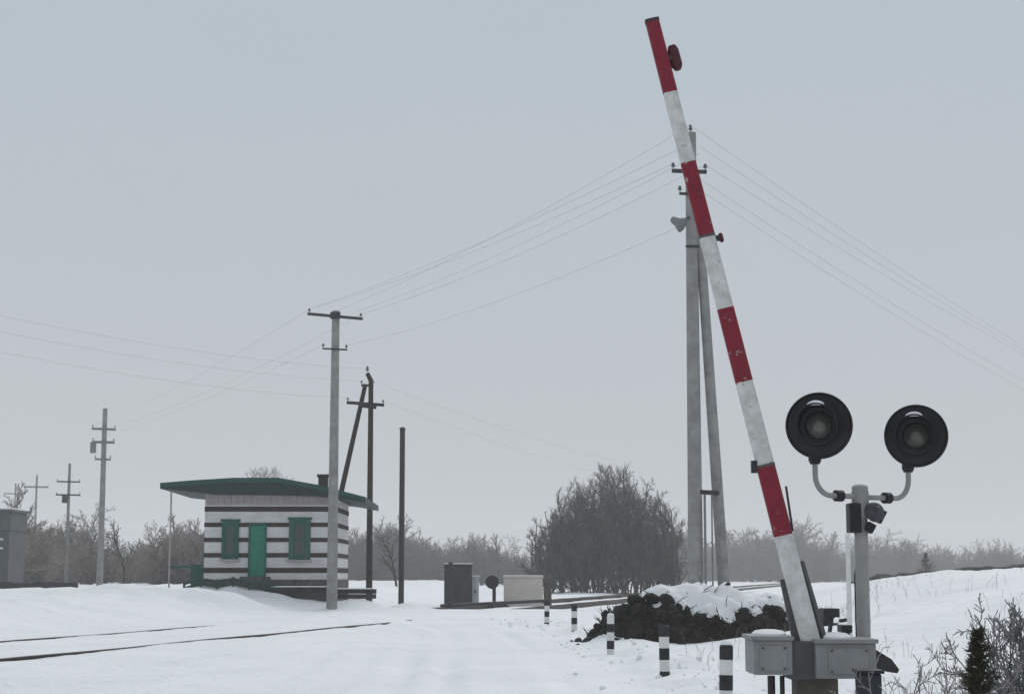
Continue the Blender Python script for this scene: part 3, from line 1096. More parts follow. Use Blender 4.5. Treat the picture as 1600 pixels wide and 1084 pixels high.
# grey kiosk cut off by the left edge
d = 100.0
KB = mat("kiosk_blue_grey", (0.070, 0.076, 0.088), 0.7, (0.10, 0.108, 0.12), 2.0)
KG = mat("kiosk_top", (0.075, 0.085, 0.08), 0.8, (0.11, 0.12, 0.11), 2.0)
PALE = mat("pale_paint", (0.50, 0.52, 0.55), 0.7)
x1 = P(39, 860, d + 3.3).x
x0 = x1 - 4.2
z = lambda py: P(20, py, d).z
zb = Hz(x1, d)
kr = thing("kiosk", "dark blue grey kiosk with pale stripes cut off by the left edge", "kiosk", ((x0 + x1) / 2, d, zb))
MB().box(((x0 + x1) / 2, d + 1.6, (zb - 0.3 + z(828)) / 2), (x1 - x0, 3.2, z(828) - zb + 0.3)).build("wall", KB, kr)
MB().box(((x0 + x1) / 2, d + 1.6, (z(828) + z(799)) / 2), (x1 - x0 + 0.1, 3.3, z(799) - z(828) - 0.004)).build("upper_wall", KG, kr)
MB().box(((x0 + x1) / 2, d + 1.6, z(799) + 0.06), (x1 - x0 + 0.4, 3.6, 0.12)).build("roof", KG, kr)
MB().box(((x0 + x1) / 2, d + 1.6, z(799) + 0.17), (x1 - x0 + 0.3, 3.5, 0.10)).build("snow_cap", SNOW, kr, bevel=0.045)
for py in (842, 856):
    MB().box(((x0 + x1) / 2 - 0.1, d - 0.012, z(py)), (x1 - x0 - 0.5, 0.03, 0.13)).build("stripe", PALE, kr)
MB().box((x0 + 1.1, d - 0.02, zb + 1.0), (0.85, 0.05, 1.9)).build("door", KB, kr)
# long low kerb wall before it
KW = mat("dark_timber", (0.028, 0.028, 0.034), 0.9, (0.05, 0.05, 0.055), 2.0)
pa, pb = P(-150, 905, 96), P(122, 905, 96)
lw = MB()
for i in range(8):
    p, q = pa.lerp(pb, i / 8), pa.lerp(pb, (i + 1) / 8)
    lw.box(((p.x + q.x) / 2, 96, Hz((p.x + q.x) / 2, 96) + 0.14), (q.x - p.x - 0.03, 0.25, 0.5))
o = lw.build("timber_kerb", KW, None, (pb.x, 96, Hz(pb.x, 96)))
tag(o, "long low dark timber kerb before the kiosk at the left edge", "kerb")


# ------------------------------------------------------------------ things beyond the crossing
CABM = mat("cabinet_grey", (0.026, 0.031, 0.034), 0.6, (0.05, 0.056, 0.06), 2.0)
CABL = mat("cabinet_pale", (0.38, 0.42, 0.43), 0.6, (0.45, 0.48, 0.48), 2.0)
d = 84.0


def cabinet(px0, px1, py, d, label, m, dep=0.9):
    a, b = P(px0, 905, d), P(px1, 905, d)
    gz = Hz((a.x + b.x) / 2, d)
    h = P(px0, py, d).z - gz
    w = b.x - a.x
    c = (a.x + b.x) / 2
    r_ = thing("relay_cabinet", label, "cabinet", (c, d, gz))
    MB().box((c, d + dep / 2, gz + h / 2), (w, dep, h)).build("body", m, r_, bevel=0.015)
    MB().box((c, d + dep / 2, gz + h + 0.03), (w + 0.12, dep + 0.12, 0.06)).build("lid", m, r_)
    MB().box((c, d + dep / 2, gz + h + 0.085), (w + 0.06, dep + 0.06, 0.055)).build("snow_cap", SNOW, r_, bevel=0.025)
    for s in (-1, 1):
        dr = MB().box((c + s * w * 0.245, d - 0.012, gz + h * 0.52), (w * 0.46, 0.03, h * 0.82)).build("door", m, r_)
        MB().tube([(c + s * w * 0.07, d - 0.03, gz + h * 0.5), (c + s * w * 0.07, d - 0.07, gz + h * 0.5), (c + s * w * 0.07, d - 0.07, gz + h * 0.6)], 0.015, 6).build("handle", DARKMET, dr)
    return r_


cabinet(694, 737, 883, 85.4, "dark blue grey relay cabinet behind the gate post", CABM)
cabinet(737.5, 748, 902, 85.8, "narrow pale cabinet right of the dark blue grey one", CABL, 0.6)
p = P(704, 905, 82.5)
gp = thing("gate_post", "dark upright gate post before the blue grey cabinet", "post", (p.x, p.y, Hz(p.x, p.y)))
zt = P(704, 880, 82.5).z
MB().box((p.x, p.y, (zt + Hz(p.x, p.y)) / 2 - 0.1), (0.17, 0.17, zt - Hz(p.x, p.y) + 0.2)).build("post", DARKMET, gp)
MB().box((p.x, p.y, zt + 0.03), (0.24, 0.24, 0.06)).build("cap", DARKMET, gp)
MB().tube([P(689, 946, 82.3), P(852, 938, 86)], 0.085, 8).build("barrier_bar", DARKMET, gp)
MB().tube([P(770, 942, 84.1), P(770, 952, 84.1)], 0.06, 8).build("support", DARKMET, gp)

# round maroon disc on a short post
p = P(771, 905, 87.0)
gz = Hz(p.x, p.y)
MAR = mat("maroon_paint", (0.022, 0.012, 0.014), 0.8, (0.04, 0.018, 0.02), 3.0)
sg = thing("disc_sign", "dark maroon round disc on a short post beside the beige block", "sign", (p.x, p.y, gz))
c = P(769, 909, 87.0)
Md = Matrix.Translation(c) @ Matrix.Rotation(R(90), 4, 'X')
MB().lathe([(0.30, -0.03), (0.34, -0.02), (0.34, 0.03), (0.30, 0.04), (0.27, 0.025), (0.01, 0.025)], Md, 28).build("disc", MAR, sg, smooth=True)
MB().tube([(c.x + 0.1, c.y + 0.08, gz - 0.2), (c.x + 0.1, c.y + 0.08, c.z + 0.2)], 0.09, 8).build("post", MAR, sg)

# beige block
BEIGE = mat("beige_render", (0.50, 0.46, 0.42), 0.9, (0.58, 0.54, 0.49), 2.0, bump=0.01, bscale=10)
a, b = P(787, 905, 88), P(848, 905, 88)
gz = Hz((a.x + b.x) / 2, 88)
zt = P(800, 902, 88).z
bk = thing("beige_block", "low beige rendered wall block right of the maroon disc", "wall", ((a.x + b.x) / 2, 88, gz))
MB().box(((a.x + b.x) / 2, 88.4, (gz - 0.2 + zt) / 2), (b.x - a.x, 0.8, zt - gz + 0.2)).build("block", BEIGE, bk, bevel=0.03)
MB().box(((a.x + b.x) / 2, 88.4, zt + 0.03), (b.x - a.x + 0.1, 0.9, 0.07)).build("coping", BEIGE, bk)
MB().box(((a.x + b.x) / 2, 88.4, zt + 0.095), (b.x - a.x + 0.04, 0.84, 0.06)).build("snow_cap", SNOW, bk, bevel=0.028)
MB().box((b.x + 0.25, 88.35, (gz + zt) / 2), (0.4, 0.6, zt - gz - 0.05)).build("end_post", mat("brown_block", (0.06, 0.055, 0.045), 0.9, (0.09, 0.08, 0.07), 4.0), bk)

# ------------------------------------------------------------------ striped bollards
BW = mat("bollard_white", (0.58, 0.59, 0.57), 0.8, (0.72, 0.72, 0.70), 8.0)
BB = mat("bollard_black", (0.018, 0.020, 0.022), 0.75, (0.035, 0.035, 0.035), 8.0)
BL = [(1131, 17.9, 1006, 5, 1, 0.02, "nearest striped bollard, beside the barrier drive, tallest of the row"),
      (1037, 23.6, 976, 5, 1, -0.01, "second striped bollard of the row from the barrier"),
      (953, 32.5, 961, 5, 0, 0.01, "middle striped bollard of the row, white topped"),
      (897, 41.5, 944, 4, 1, 0.0, "fourth striped bollard of the row from the barrier"),
      (854, 48.5, 937, 4, 1, 0.02, "farthest striped bollard of the row, below the beige block")]
for (px, d, py, nb, first, tilt, lab) in BL:
    p = P(px, 905, d)
    gz = Hz(p.x, d)
    zt = P(px, py, d).z
    r_ = thing("bollard", lab, "bollard", (p.x, d, gz), "striped bollards along the road")
    bh = 0.155
    z1 = zt
    k = 0
    while z1 > gz - 0.25:
        z0 = z1 - bh
        c0 = Vector((p.x + tilt * (z0 - gz), d, z0))
        c1 = Vector((p.x + tilt * (z1 - gz), d, z1))
        blk = (k + (0 if first else 1)) % 2 == 0
        rr = 0.071 if blk else 0.069
        if k == 0:
            MB().tube([c0, c1 - Vector((0, 0, 0.02)), c1], [rr, rr, rr - 0.02], 18).build("band", BB if blk else BW, r_, smooth=True)
        else:
            MB().tube([c0, c1], rr, 18).build("band", BB if blk else BW, r_, smooth=True)
        z1 = z0
        k += 1
    if px in (1131, 953):
        MB().lathe([(0.062, -0.004), (0.066, 0.012), (0.046, 0.035), (0.01, 0.045)], Matrix.Translation((p.x + tilt * (zt - gz), d, zt)), 16).build("snow_cap", SNOW, r_, smooth=True)

# ------------------------------------------------------------------ heap of dark clods under snow
EARTH = mat("dark_earth", (0.011, 0.010, 0.009), 0.97, (0.045, 0.038, 0.032), 4.5, bump=0.03, bscale=9)


def heap():
    hx, hy = P(1102, 905, 37.3).x, 37.3
    gz = Hz(hx, hy)
    root = thing("earth_heap", "heap of dark earth and brushwood half covered with snow behind the bollards", "heap", (hx, hy, gz))
    W_, D_ = 2.65, 1.6
    n, m_ = 120, 84
    U, V = np.meshgrid(np.linspace(-1.35, 1.35, n), np.linspace(-1.4, 1.5, m_), indexing='ij')
    X, Y = U * W_, V * D_

    def hh(X, Y):
        u, v = X / W_, Y / D_
        a = 0.76 * np.exp(-((u + 0.45) / 0.40) ** 2 - (v / 0.85) ** 2) + 0.80 * np.exp(-((u - 0.0) / 0.42) ** 2 - ((v - 0.35) / 0.9) ** 2) + 0.62 * np.exp(-((u - 0.62) / 0.50) ** 2 - ((v - 0.15) / 0.75) ** 2)
        edge = 1 - smooth01((np.hypot(u, v) - 0.75) / 0.5)
        r_ = 0.06 * waves(X, Y, 0.7, 5) + 0.02 * waves(X, Y, 0.3, 15)
        return (a + r_ * np.clip(a * 2, 0, 1)) * edge - 0.15 * (1 - edge)

    Z = hh(X, Y) + H(X + hx, Y + hy) - gz - 0.02
    i, j = np.meshgrid(np.arange(n - 1), np.arange(m_ - 1), indexing='ij')
    a = (i * m_ + j).ravel()
    f = np.stack([a, a + m_, a + m_ + 1, a + 1], 1)
    link("mound", np_mesh("mound", np.stack([X, Y, Z], -1).reshape(-1, 3), f, EARTH, False), root)

    def coverf(X, Y):
        u, v = X / W_, Y / D_
        return (hh(X, Y) - 0.45) * 2.0 + v * 0.85 + 0.36 * waves(X * 0.6, Y, 0.7, 2) + 0.16 * waves(X * 0.7, Y, 0.36, 30) + 0.42 * smooth01((u + 0.3) / 0.5) - 0.30 * (1 - smooth01((u + 0.5) / 0.4)) - 0.02

    cover = coverf(X, Y)
    zs = Z + 0.085 * np.clip(cover * 1.6, -1.2, 1.0) + 0.008
    link("snow_cover", np_mesh("snow_cover", np.stack([X, Y, zs], -1).reshape(-1, 3), f, SNOW), root)
    # clods
    rng = random.Random(9)
    import bmesh
    meshes = []
    for k in range(6):
        bm = bmesh.new()
        bmesh.ops.create_icosphere(bm, subdivisions=2, radius=1.0)
        ph = rng.uniform(0, 6)
        for q in bm.verts:
            q.co *= 1 + 0.22 * math.sin(2.6 * q.co.x + ph) * math.sin(2.2 * q.co.y + 2 * ph) + 0.15 * math.sin(4 * q.co.z + ph) + rng.uniform(-0.07, 0.07)
            q.co.z *= 0.8
        me = bpy.data.meshes.new("clod")
        bm.to_mesh(me)
        bm.free()
        me.materials.append(EARTH)
        meshes.append(me)
    cnt = 0
    while cnt < 200:
        x, y = rng.uniform(-1.15, 1.15) * W_, rng.uniform(-1.25, 0.2) * D_
        u, v = x / W_, y / D_
        if float(coverf(x, y)) > -0.05 and rng.random() < 0.96:
            continue
        z = float(hh(x, y)) + Hz(x + hx, y + hy) - gz
        if float(hh(x, y)) < 0.06 and rng.random() < 0.8:
            continue
        o = link("clod", rng.choice(meshes), root, (x, y, z + 0.02))
        s = (0.04 + 0.155 * rng.random() ** 1.8) if float(coverf(x, y)) < 0.05 else rng.uniform(0.03, 0.07)
        o.scale = (s * rng.uniform(0.8, 1.5), s, s * rng.uniform(0.7, 1.2))
        o.rotation_euler = (rng.uniform(0, 3), rng.uniform(0, 3), rng.uniform(0, 6))
        cnt += 1
    # dead brushwood sticking out of the dark side
    sg = []
    while len(sg) < 1500:
        x, y = rng.uniform(-1.2, 1.2) * W_, rng.uniform(-1.2, 0.25) * D_
        u, v = x / W_, y / D_
        h0 = float(hh(x, y))
        if h0 < 0.05 or (float(coverf(x, y)) > -0.02 and rng.random() < 0.965):
            continue
        p = Vector((x, y, h0 + Hz(x + hx, y + hy) - gz - 0.03))
        dv = Vector((rng.gauss(0, 0.7), rng.gauss(-0.5, 0.5), rng.gauss(0.5, 0.5))).normalized()
        ln = rng.uniform(0.08, 0.32)
        q = p + dv * ln
        sg.append((p, q, 0.012, 0.006))
        for k in range(2):
            e = (dv + Vector((rng.gauss(0, 0.6), rng.gauss(0, 0.6), rng.gauss(0, 0.5)))).normalized()
            sg.append((p.lerp(q, rng.random()), q + e * ln * 0.5, 0.008, 0.0))
    v_, f_ = seg_mesh(seg_array(sg), 3)
    b_ = link("brushwood", np_mesh("brushwood", v_, f_, mat("dead_brush", (0.014, 0.012, 0.010), 0.97, (0.05, 0.043, 0.034), 5.0)), root)
    b_['kind'] = "stuff"
    return root, hx, hy


heap()
# ------------------------------------------------------------------ barrier
RED = mat("barrier_red", (0.215, 0.010, 0.026), 0.5, (0.145, 0.009, 0.02), 7, lo=0.4, hi=0.8, bump=0.002, bscale=25, chip=(0.30, 0.26, 0.25), cscale=12.0, cut=0.625)
WHT = mat("barrier_white", (0.46, 0.455, 0.44), 0.65, (0.64, 0.64, 0.62), 11.0, bump=0.002, bscale=25, chip=(0.16, 0.11, 0.09), cscale=13.0, cut=0.635)
HOUS = mat("housing_grey", (0.20, 0.205, 0.205), 0.6, (0.27, 0.272, 0.27), 2.5, bump=0.003, bscale=40, chip=(0.075, 0.05, 0.038), cscale=7.0, cut=0.655)
HOUSD = mat("housing_dark", (0.065, 0.068, 0.072), 0.65, (0.10, 0.10, 0.10), 3.0)
RUST = mat("rusty_brown", (0.070, 0.062, 0.052), 0.9, (0.13, 0.115, 0.098), 5.0, bump=0.006)


def barrier():
    d = 12.5
    bx = P(1282, 1040, d).x
    gz = Hz(bx, d)
    root = thing("level_crossing_barrier", "raised red and white crossing barrier on a grey drive box", "barrier", (bx, d, gz))
    g = lambda px, py, dd=d: P(px, py, dd)
    # drive housing: left box, dark joint, right box
    def hbox(px0, px1, py0, py1, d0, dep, name, m, bev=0.012, par=root):
        a, b = g(px0, py1, d0), g(px1, py0, d0)
        return MB().box(((a.x + b.x) / 2, d0 + dep / 2, (a.z + b.z) / 2), (b.x - a.x, dep, b.z - a.z)).build(name, m, par, bevel=bev)
    left = hbox(1178, 1238, 999, 1054, d - 0.02, 0.46, "housing", HOUS)
    right = hbox(1276, 1369, 1004, 1060, d - 0.04, 0.46, "housing", HOUS)
    hbox(1236, 1279, 1001, 1062, d + 0.03, 0.40, "gear_case", HOUSD)
    hbox(1174, 1241, 993, 1000, d - 0.05, 0.52, "lid", HOUS, 0.006, left)
    hbox(1273, 1373, 998, 1005, d - 0.07, 0.52, "lid", HOUS, 0.006, right)
    hbox(1188, 1230, 1008, 1048, d - 0.03, 0.02, "cover_plate", HOUS, 0.004, left)
    hbox(1296, 1358, 1012, 1053, d - 0.052, 0.02, "cover_plate", HOUS, 0.004, right)
    for (px, py) in ((1192, 1012), (1226, 1012), (1192, 1044), (1226, 1044)):
        c = g(px, py, d - 0.035)
        MB().lathe([(0.009, 0), (0.009, 0.01), (0.004, 0.014)], Matrix.Translation(c) @ Matrix.Rotation(R(90), 4, 'X'), 6).build("bolt", HOUSD, left)
    for (px, py) in ((1300, 1016), (1354, 1016), (1300, 1049), (1354, 1049)):
        c = g(px, py, d - 0.057)
        MB().lathe([(0.009, 0), (0.009, 0.01), (0.004, 0.014)], Matrix.Translation(c) @ Matrix.Rotation(R(90), 4, 'X'), 6).build("bolt", HOUSD, right)
    # snow on the lids
    c = g(1250, 993, d)
    for (pa, pb, py, dd) in ((1182, 1236, 991, d), (1282, 1340, 996, d - 0.02)):
        a, b = g(pa, py, dd), g(pb, py, dd)
        MB().lathe([(0.5, -0.005), (0.5, 0.012), (0.4, 0.032), (0.2, 0.04), (0.02, 0.042)], Matrix.Translation(((a.x + b.x) / 2, dd + 0.24, g(pa, py + 2, dd).z)) @ Matrix.Diagonal((b.x - a.x, 0.42, 1, 1)), 20).build("snow_cap", SNOW, root, smooth=True)
    # pedestal and legs
    zb = g(1280, 1060, d).z
    px_, pw = g(1281, 1060, d).x, (1312 - 1249) / FPX * d
    MB().box((px_, d + 0.22, (zb + gz) / 2 - 0.1), (pw, 0.28, zb - gz + 0.2)).build("pedestal", RUST, root, bevel=0.01)
    MB().box((px_, d + 0.22, gz + 0.03), (pw + 0.2, 0.5, 0.06)).build("base_plate", RUST, root)
    for px, rr in ((1205, 0.028), (1222, 0.018)):
        q = g(px, 1055, d + 0.2)
        MB().tube([q, Vector((q.x, q.y, gz - 0.1))], rr, 10).build("leg", DARKMET, root)
    # arm
    A, B = g(1266, 1001, d + 0.08), g(1019, 34, d + 0.30)
    ax = (B - A)
    Ln = ax.length
    ax.normalize()
    side = Vector((ax.z, 0, -ax.x)).normalized()
    fw = side.cross(ax).normalized()

    def at_py(py):
        return (1001 - py) / (1001 - 34)

    def slab(t0, t1, name, m, par, w0=None, th=0.07, over=0.0):
        vs = []
        for t in (t0, t1):
            w = (0.142 - 0.040 * t) / 2 + over
            hth = th / 2 + over
            c = A + ax * (Ln * t)
            ch = w * 0.25
            for (a, b) in ((-w + ch, -hth), (w - ch, -hth), (w, -hth + ch * 0.8), (w, hth - ch * 0.8), (w - ch, hth), (-w + ch, hth), (-w, hth - ch * 0.8), (-w, -hth + ch * 0.8)):
                vs.append(c + side * a + fw * b)
        fs = [(i, (i + 1) % 8, 8 + (i + 1) % 8, 8 + i) for i in range(8)] + [tuple(range(7, -1, -1)), tuple(range(8, 16))]
        return MB().add(vs, fs).build(name, m, par)
    ys = [34, 152, 266, 384, 498, 612, 740, 845, 1001]
    arm = None
    for i in range(8):
        m = RED if i % 2 == 0 else WHT
        o = slab(at_py(ys[i + 1]), at_py(ys[i]), "arm_red_section" if i % 2 == 0 else "arm_white_section", m, root, over=0.0 if i % 2 else 0.0012)
        if i == 0:
            arm = o
    slab(0.9985, 1.0035, "arm_end_cap", DARKMET, root, over=0.004)
    # seam straps at the joints
    for py in (384, 740):
        slab(at_py(py) - 0.002, at_py(py) + 0.002, "strap", HOUSD, root, over=0.003)
    # clamp frame at the foot of the arm
    for s, t1 in ((-1, 0.098), (1, 0.118)):
        p0 = A + side * (s * 0.098) + fw * -0.03
        p1 = A + ax * (Ln * t1) + side * (s * 0.083) + fw * -0.03
        MB().tube([p0 + ax * -0.02, p1], [0.034, 0.024], 4, sq=True).build("clamp_bar", HOUSD, root)
    for t in (0.012, 0.06):
        c = A + ax * (Ln * t)
        MB().tube([c - side * 0.1 - fw * 0.055, c + side * 0.1 - fw * 0.055], 0.014, 6).build("clamp_bolt", DARKMET, root)
    # lamps on the arm
    def arm_lamp(py, sgn, m, size=0.055, along=0.16):
        t = at_py(py)
        c = A + ax * (Ln * t) + side * sgn * 0.105 - fw * 0.02
        b = MB()
        lampo = b.tube([c - ax * along * 0.5, c - ax * along * 0.32, c + ax * along * 0.32, c + ax * along * 0.5], [size * 0.55, size, size, size * 0.7], 12).build("arm_lamp", m, root, smooth=True)
        MB().lathe([(size * 0.8, 0), (size * 0.85, 0.02), (size * 0.5, 0.045), (0.005, 0.055)], Matrix.Translation(c - fw * 0.03) @ Matrix.Rotation(R(90), 4, 'X'), 12).build("lens", mat("red_lens", (0.10, 0.008, 0.012), 0.2, spec=0.6), lampo, smooth=True)
        MB().box(A + ax * (Ln * t) + side * sgn * 0.065, (0.06, 0.03, 0.04)).build("bracket", DARKMET, lampo)
    LAMPR = mat("lamp_dark_red", (0.09, 0.012, 0.02), 0.6, (0.06, 0.015, 0.02), 6.0)
    arm_lamp(98, 1, LAMPR, 0.045, 0.2)
    arm_lamp(390, 1, LAMPR, 0.018, 0.07)
    # pale label plates and bolts
    for py, sx in ((92, -0.01), (106, 0.012), (388, 0.0), (738, -0.02)):
        c = A + ax * (Ln * at_py(py)) + side * sx - fw * 0.04
        MB().box(c, (0.05, 0.012, 0.035)).build("reflector", mat("reflector", (0.48, 0.36, 0.33), 0.4), root)
    c = A + ax * (Ln * at_py(738)) - side * 0.085
    MB().box(c, (0.04, 0.06, 0.09)).build("cable_box", DARKMET, root)
    # stay wire along the lower arm, right side
    MB().tube([A + ax * (Ln * at_py(776)) + side * 0.11, A + ax * (Ln * at_py(842)) + side * 0.075], 0.009, 6).build("stay", DARKMET, root)
    # counterweight stubs beside the mast
    for (pa, pb, py, hh) in ((1287, 1312, 957, 14), (1316, 1332, 982, 12)):
        hbox(pa, pb, py - hh / 2, py + hh / 2, d + 0.35, 0.2, "counterweight", DARKMET, 0.006)
    q = g(1300, 960, d + 0.45)
    MB().tube([q, g(1294, 1003, d + 0.4)], 0.016, 6).build("counterweight_arm", HOUSD, root)
    q = g(1324, 984, d + 0.45)
    MB().tube([q, g(1327, 1003, d + 0.4)], 0.016, 6).build("counterweight_arm", HOUSD, root)


barrier()

# ------------------------------------------------------------------ crossing signal
MAST = mat("mast_grey", (0.24, 0.245, 0.235), 0.65, (0.32, 0.32, 0.31), 4.0, chip=(0.08, 0.055, 0.04), cscale=9.0, cut=0.66)
BLACK = mat("signal_black", (0.010, 0.011, 0.013), 0.55, (0.018, 0.019, 0.021), 6.0)
LENS = mat("signal_lens", (0.070, 0.078, 0.062), 0.2, (0.105, 0.112, 0.098), 12.0, spec=0.6)


def signal():
    d = 13.1
    m0 = P(1350, 1000, d)
    gz = Hz(m0.x, d)
    root = thing("crossing_signal", "grey mast carrying two round black crossing lights beside the barrier", "signal", (m0.x, d, gz))
    zt = P(1350, 764, d).z
    mx = m0.x
    MB().tube([(mx, d, gz - 0.3), (mx, d, zt)], 0.052, 18).build("mast", MAST, root, smooth=True)
    MB().lathe([(0.062, -0.02), (0.062, 0.02), (0.04, 0.035)], Matrix.Translation((mx, d, zt)), 18).build("mast_cap", MAST, root, smooth=True)
    MB().lathe([(0.066, -0.1), (0.066, 0.1)], Matrix.Translation((mx, d, zt - 0.12)), 18).build("collar", MAST, root)
    # light heads: the pair is turned a little
    yaw = R(-17)
    for (px, py, r_, dd, side) in ((1280, 665, 0.252, 12.85, -1), (1431.5, 681, 0.246, 13.35, 1)):
        c = P(px, py, dd)
        M = Matrix.Translation(c) @ Matrix.Rotation(yaw, 4, 'Z') @ Matrix.Rotation(R(90), 4, 'X')
        disc = MB().lathe([(0.10, -0.16), (r_ * 0.5, -0.13), (r_ * 0.62, -0.03), (r_ * 0.95, -0.012), (r_, 0.0), (r_, 0.022), (r_ * 0.955, 0.032), (r_ * 0.92, 0.018), (r_ * 0.6, 0.012), (0.10, 0.012)], M, 48).build("light_head", BLACK, root, smooth=True)
        # lamp ring and lens
        MB().lathe([(0.150, 0.010), (0.150, 0.05), (0.135, 0.055), (0.105, 0.04), (0.098, 0.014)], M, 36).build("lens_ring", BLACK, disc, smooth=True)
        MB().lathe([(0.100, 0.014), (0.098, 0.022), (0.088, 0.030), (0.086, 0.024), (0.074, 0.035), (0.072, 0.029), (0.058, 0.039), (0.056, 0.034), (0.042, 0.043), (0.02, 0.047), (0.005, 0.048)], M, 36).build("lens", LENS, disc, smooth=True)
        # hood: open part cylinder over the lens
        hv, hf = [], []
        n = 26
        for i in range(n + 1):
            a = R(-35) + R(250) * i / n
            ln = 0.03 + 0.18 * max(0.0, math.sin(a * 0.72 + R(25))) ** 0.8
            for (rr, zz) in ((0.148, 0.03), (0.152, ln + 0.03), (0.144, ln + 0.03), (0.140, 0.03)):
                hv.append(M @ Vector((rr * math.cos(a), rr * math.sin(a), zz)))
        for i in range(n):
            for k in range(4):
                hf.append((i * 4 + k, i * 4 + (k + 1) % 4, i * 4 + 4 + (k + 1) % 4, i * 4 + 4 + k))
        hf += [(0, 1, 2, 3), (n * 4 + 3, n * 4 + 2, n * 4 + 1, n * 4)]
        MB().add(hv, hf).build("hood", BLACK, disc, smooth=True)
        # snow lying along the lip of the hood
        pts = []
        for i in range(9):
            a = R(66) + R(48) * i / 8
            pts.append(M @ Vector((0.156 * math.cos(a), 0.156 * math.sin(a), 0.20)))
        MB().tube(pts, [0.004, 0.012, 0.016, 0.017, 0.018, 0.017, 0.015, 0.011, 0.004], 8).build("snow_lip", SNOW, disc, smooth=True)
        # rear shell clamp and bent pipe to the mast
        bot = c + Vector((0, 0, -r_ - 0.005))
        bot = bot + Vector((-0.03 if side < 0 else -0.06, 0.05, 0))
        MB().lathe([(0.035, -0.03), (0.05, 0.0), (0.045, 0.05)], Matrix.Translation(bot), 14).build("socket", BLACK, disc)
        end = Vector((mx, d, zt - 0.055 + (0.0 if side < 0 else -0.005)))
        path = [bot + Vector((0, 0, 0.02))]
        down = bot.z - end.z
        for i in range(9):
            t = R(90) * i / 8
            rad = min(0.15, down * 0.75)
            cc = Vector((bot.x, bot.y, end.z + rad))
            dirv = Vector((end.x - bot.x, end.y - bot.y, 0)).normalized()
            path.append(cc + dirv * rad * (1 - math.cos(t)) + Vector((0, 0, -rad * math.sin(t))))
        path.append(end)
        MB().tube(path, 0.021, 12).build("bent_pipe", MAST, root, smooth=True)
        k = end.lerp(path[-2], 0.75)
        dv = (path[-2] - end).normalized()
        MB().tube([k - dv * 0.03, k + dv * 0.03], 0.045, 10).build("pipe_coupling", BLACK, root)
    # junction box on the left, bell on the right
    a, b = P(1325, 832, d), P(1343, 786, d)
    jb = MB().box(((a.x + b.x) / 2, d + 0.0, (a.z + b.z) / 2), (b.x - a.x, 0.14, b.z - a.z)).build("junction_box", mat("dark_box", (0.035, 0.037, 0.033), 0.6, (0.05, 0.05, 0.045), 6.0), root, bevel=0.008)
    MB().box(((a.x + b.x) / 2, d - 0.074, (a.z + b.z) / 2), ((b.x - a.x) * 0.8, 0.012, (b.z - a.z) * 0.88)).build("cover", BLACK, jb)
    c = P(1366, 800, d - 0.06)
    BELL = mat("bell_grey", (0.045, 0.05, 0.058), 0.5, (0.08, 0.084, 0.09), 6.0)
    Mb = Matrix.Translation(c) @ Matrix.Rotation(R(40), 4, 'Y') @ Matrix.Rotation(R(70), 4, 'X')
    bell = MB().lathe([(0.078, 0.0), (0.078, 0.015), (0.062, 0.04), (0.03, 0.055), (0.02, 0.09), (0.012, 0.10)], Mb, 24).build("bell", BELL, root, smooth=True)
    MB().box(c + Vector((0.02, 0.05, -0.01)), (0.13, 0.09, 0.10), Matrix.Rotation(R(28), 3, 'Y')).build("bell_case", BLACK, bell, smooth=True)
    MB().tube([c, Vector((mx, d, c.z - 0.02))], 0.022, 8).build("bell_bracket", BLACK, root)
    c2 = P(1359, 824, d - 0.05)
    MB().box(c2, (0.06, 0.1, 0.07), Matrix.Rotation(R(30), 3, 'Y')).build("cable_gland", BLACK, root)
    cpts = [P(1338, 830, d - 0.03), P(1337, 845, d + 0.02), P(1341, 862, d + 0.045)]
    cpts += [Vector((mx - 0.045, d + 0.045, zz)) for zz in (P(1342, 900, d).z, P(1342, 960, d).z, gz + 0.3)]
    MB().tube(cpts, 0.009, 6).build("cable", BLACK, root, smooth=True)
    for py in (870, 920, 970):
        MB().lathe([(0.0545, -0.012), (0.0545, 0.012)], Matrix.Translation((mx, d, P(1350, py, d).z)), 18).build("cable_clip", MAST, root)
    # foot of the mast, cable box
    MB().lathe([(0.16, 0), (0.16, 0.05), (0.09, 0.08), (0.075, 0.22), (0.056, 0.25)], Matrix.Translation((mx, d, gz)), 16).build("foot", MAST, root, smooth=True)


signal()

# cable cabinet in the snow at the mast's foot
d = 12.0
p = P(1362, 1084, d)
gz = Hz(p.x, d)
cb = thing("cable_box", "dark cable box on a stub at the foot of the signal mast", "box", (p.x, d, gz))
zt = P(1362, 1052, d).z
MB().box((p.x, d + 0.1, zt - 0.12), (0.15, 0.2, 0.24)).build("box", mat("box_blue_black", (0.020, 0.026, 0.032), 0.6, (0.035, 0.04, 0.045), 6.0), cb, bevel=0.015)
MB().box((p.x, d + 0.1, zt + 0.012), (0.18, 0.24, 0.024)).build("lid", BLACK, cb, bevel=0.006)
MB().tube([(p.x, d + 0.1, gz - 0.1), (p.x, d + 0.1, zt - 0.2)], 0.045, 10).build("stub", BLACK, cb)
p = P(1322, 1072, 12.6)
import bmesh
rng = random.Random(4)


def clod_thing(name, label, p, s, m, cat="clod"):
    bm = bmesh.new()
    bmesh.ops.create_icosphere(bm, subdivisions=3, radius=1.0)
    for q in bm.verts:
        n_ = 1 + 0.35 * math.sin(q.co.x * 3.1 + q.co.z * 2.2 + s[0] * 9) * math.sin(q.co.y * 2.7 + 1) + rng.uniform(-0.09, 0.09)
        q.co = Vector((q.co.x * s[0], q.co.y * s[1], q.co.z * s[2])) * n_
    me = bpy.data.meshes.new(name)
    bm.to_mesh(me)
    bm.free()
    me.materials.append(m)
    o = link(name, me, None, p)
    tag(o, label, cat)
    return o


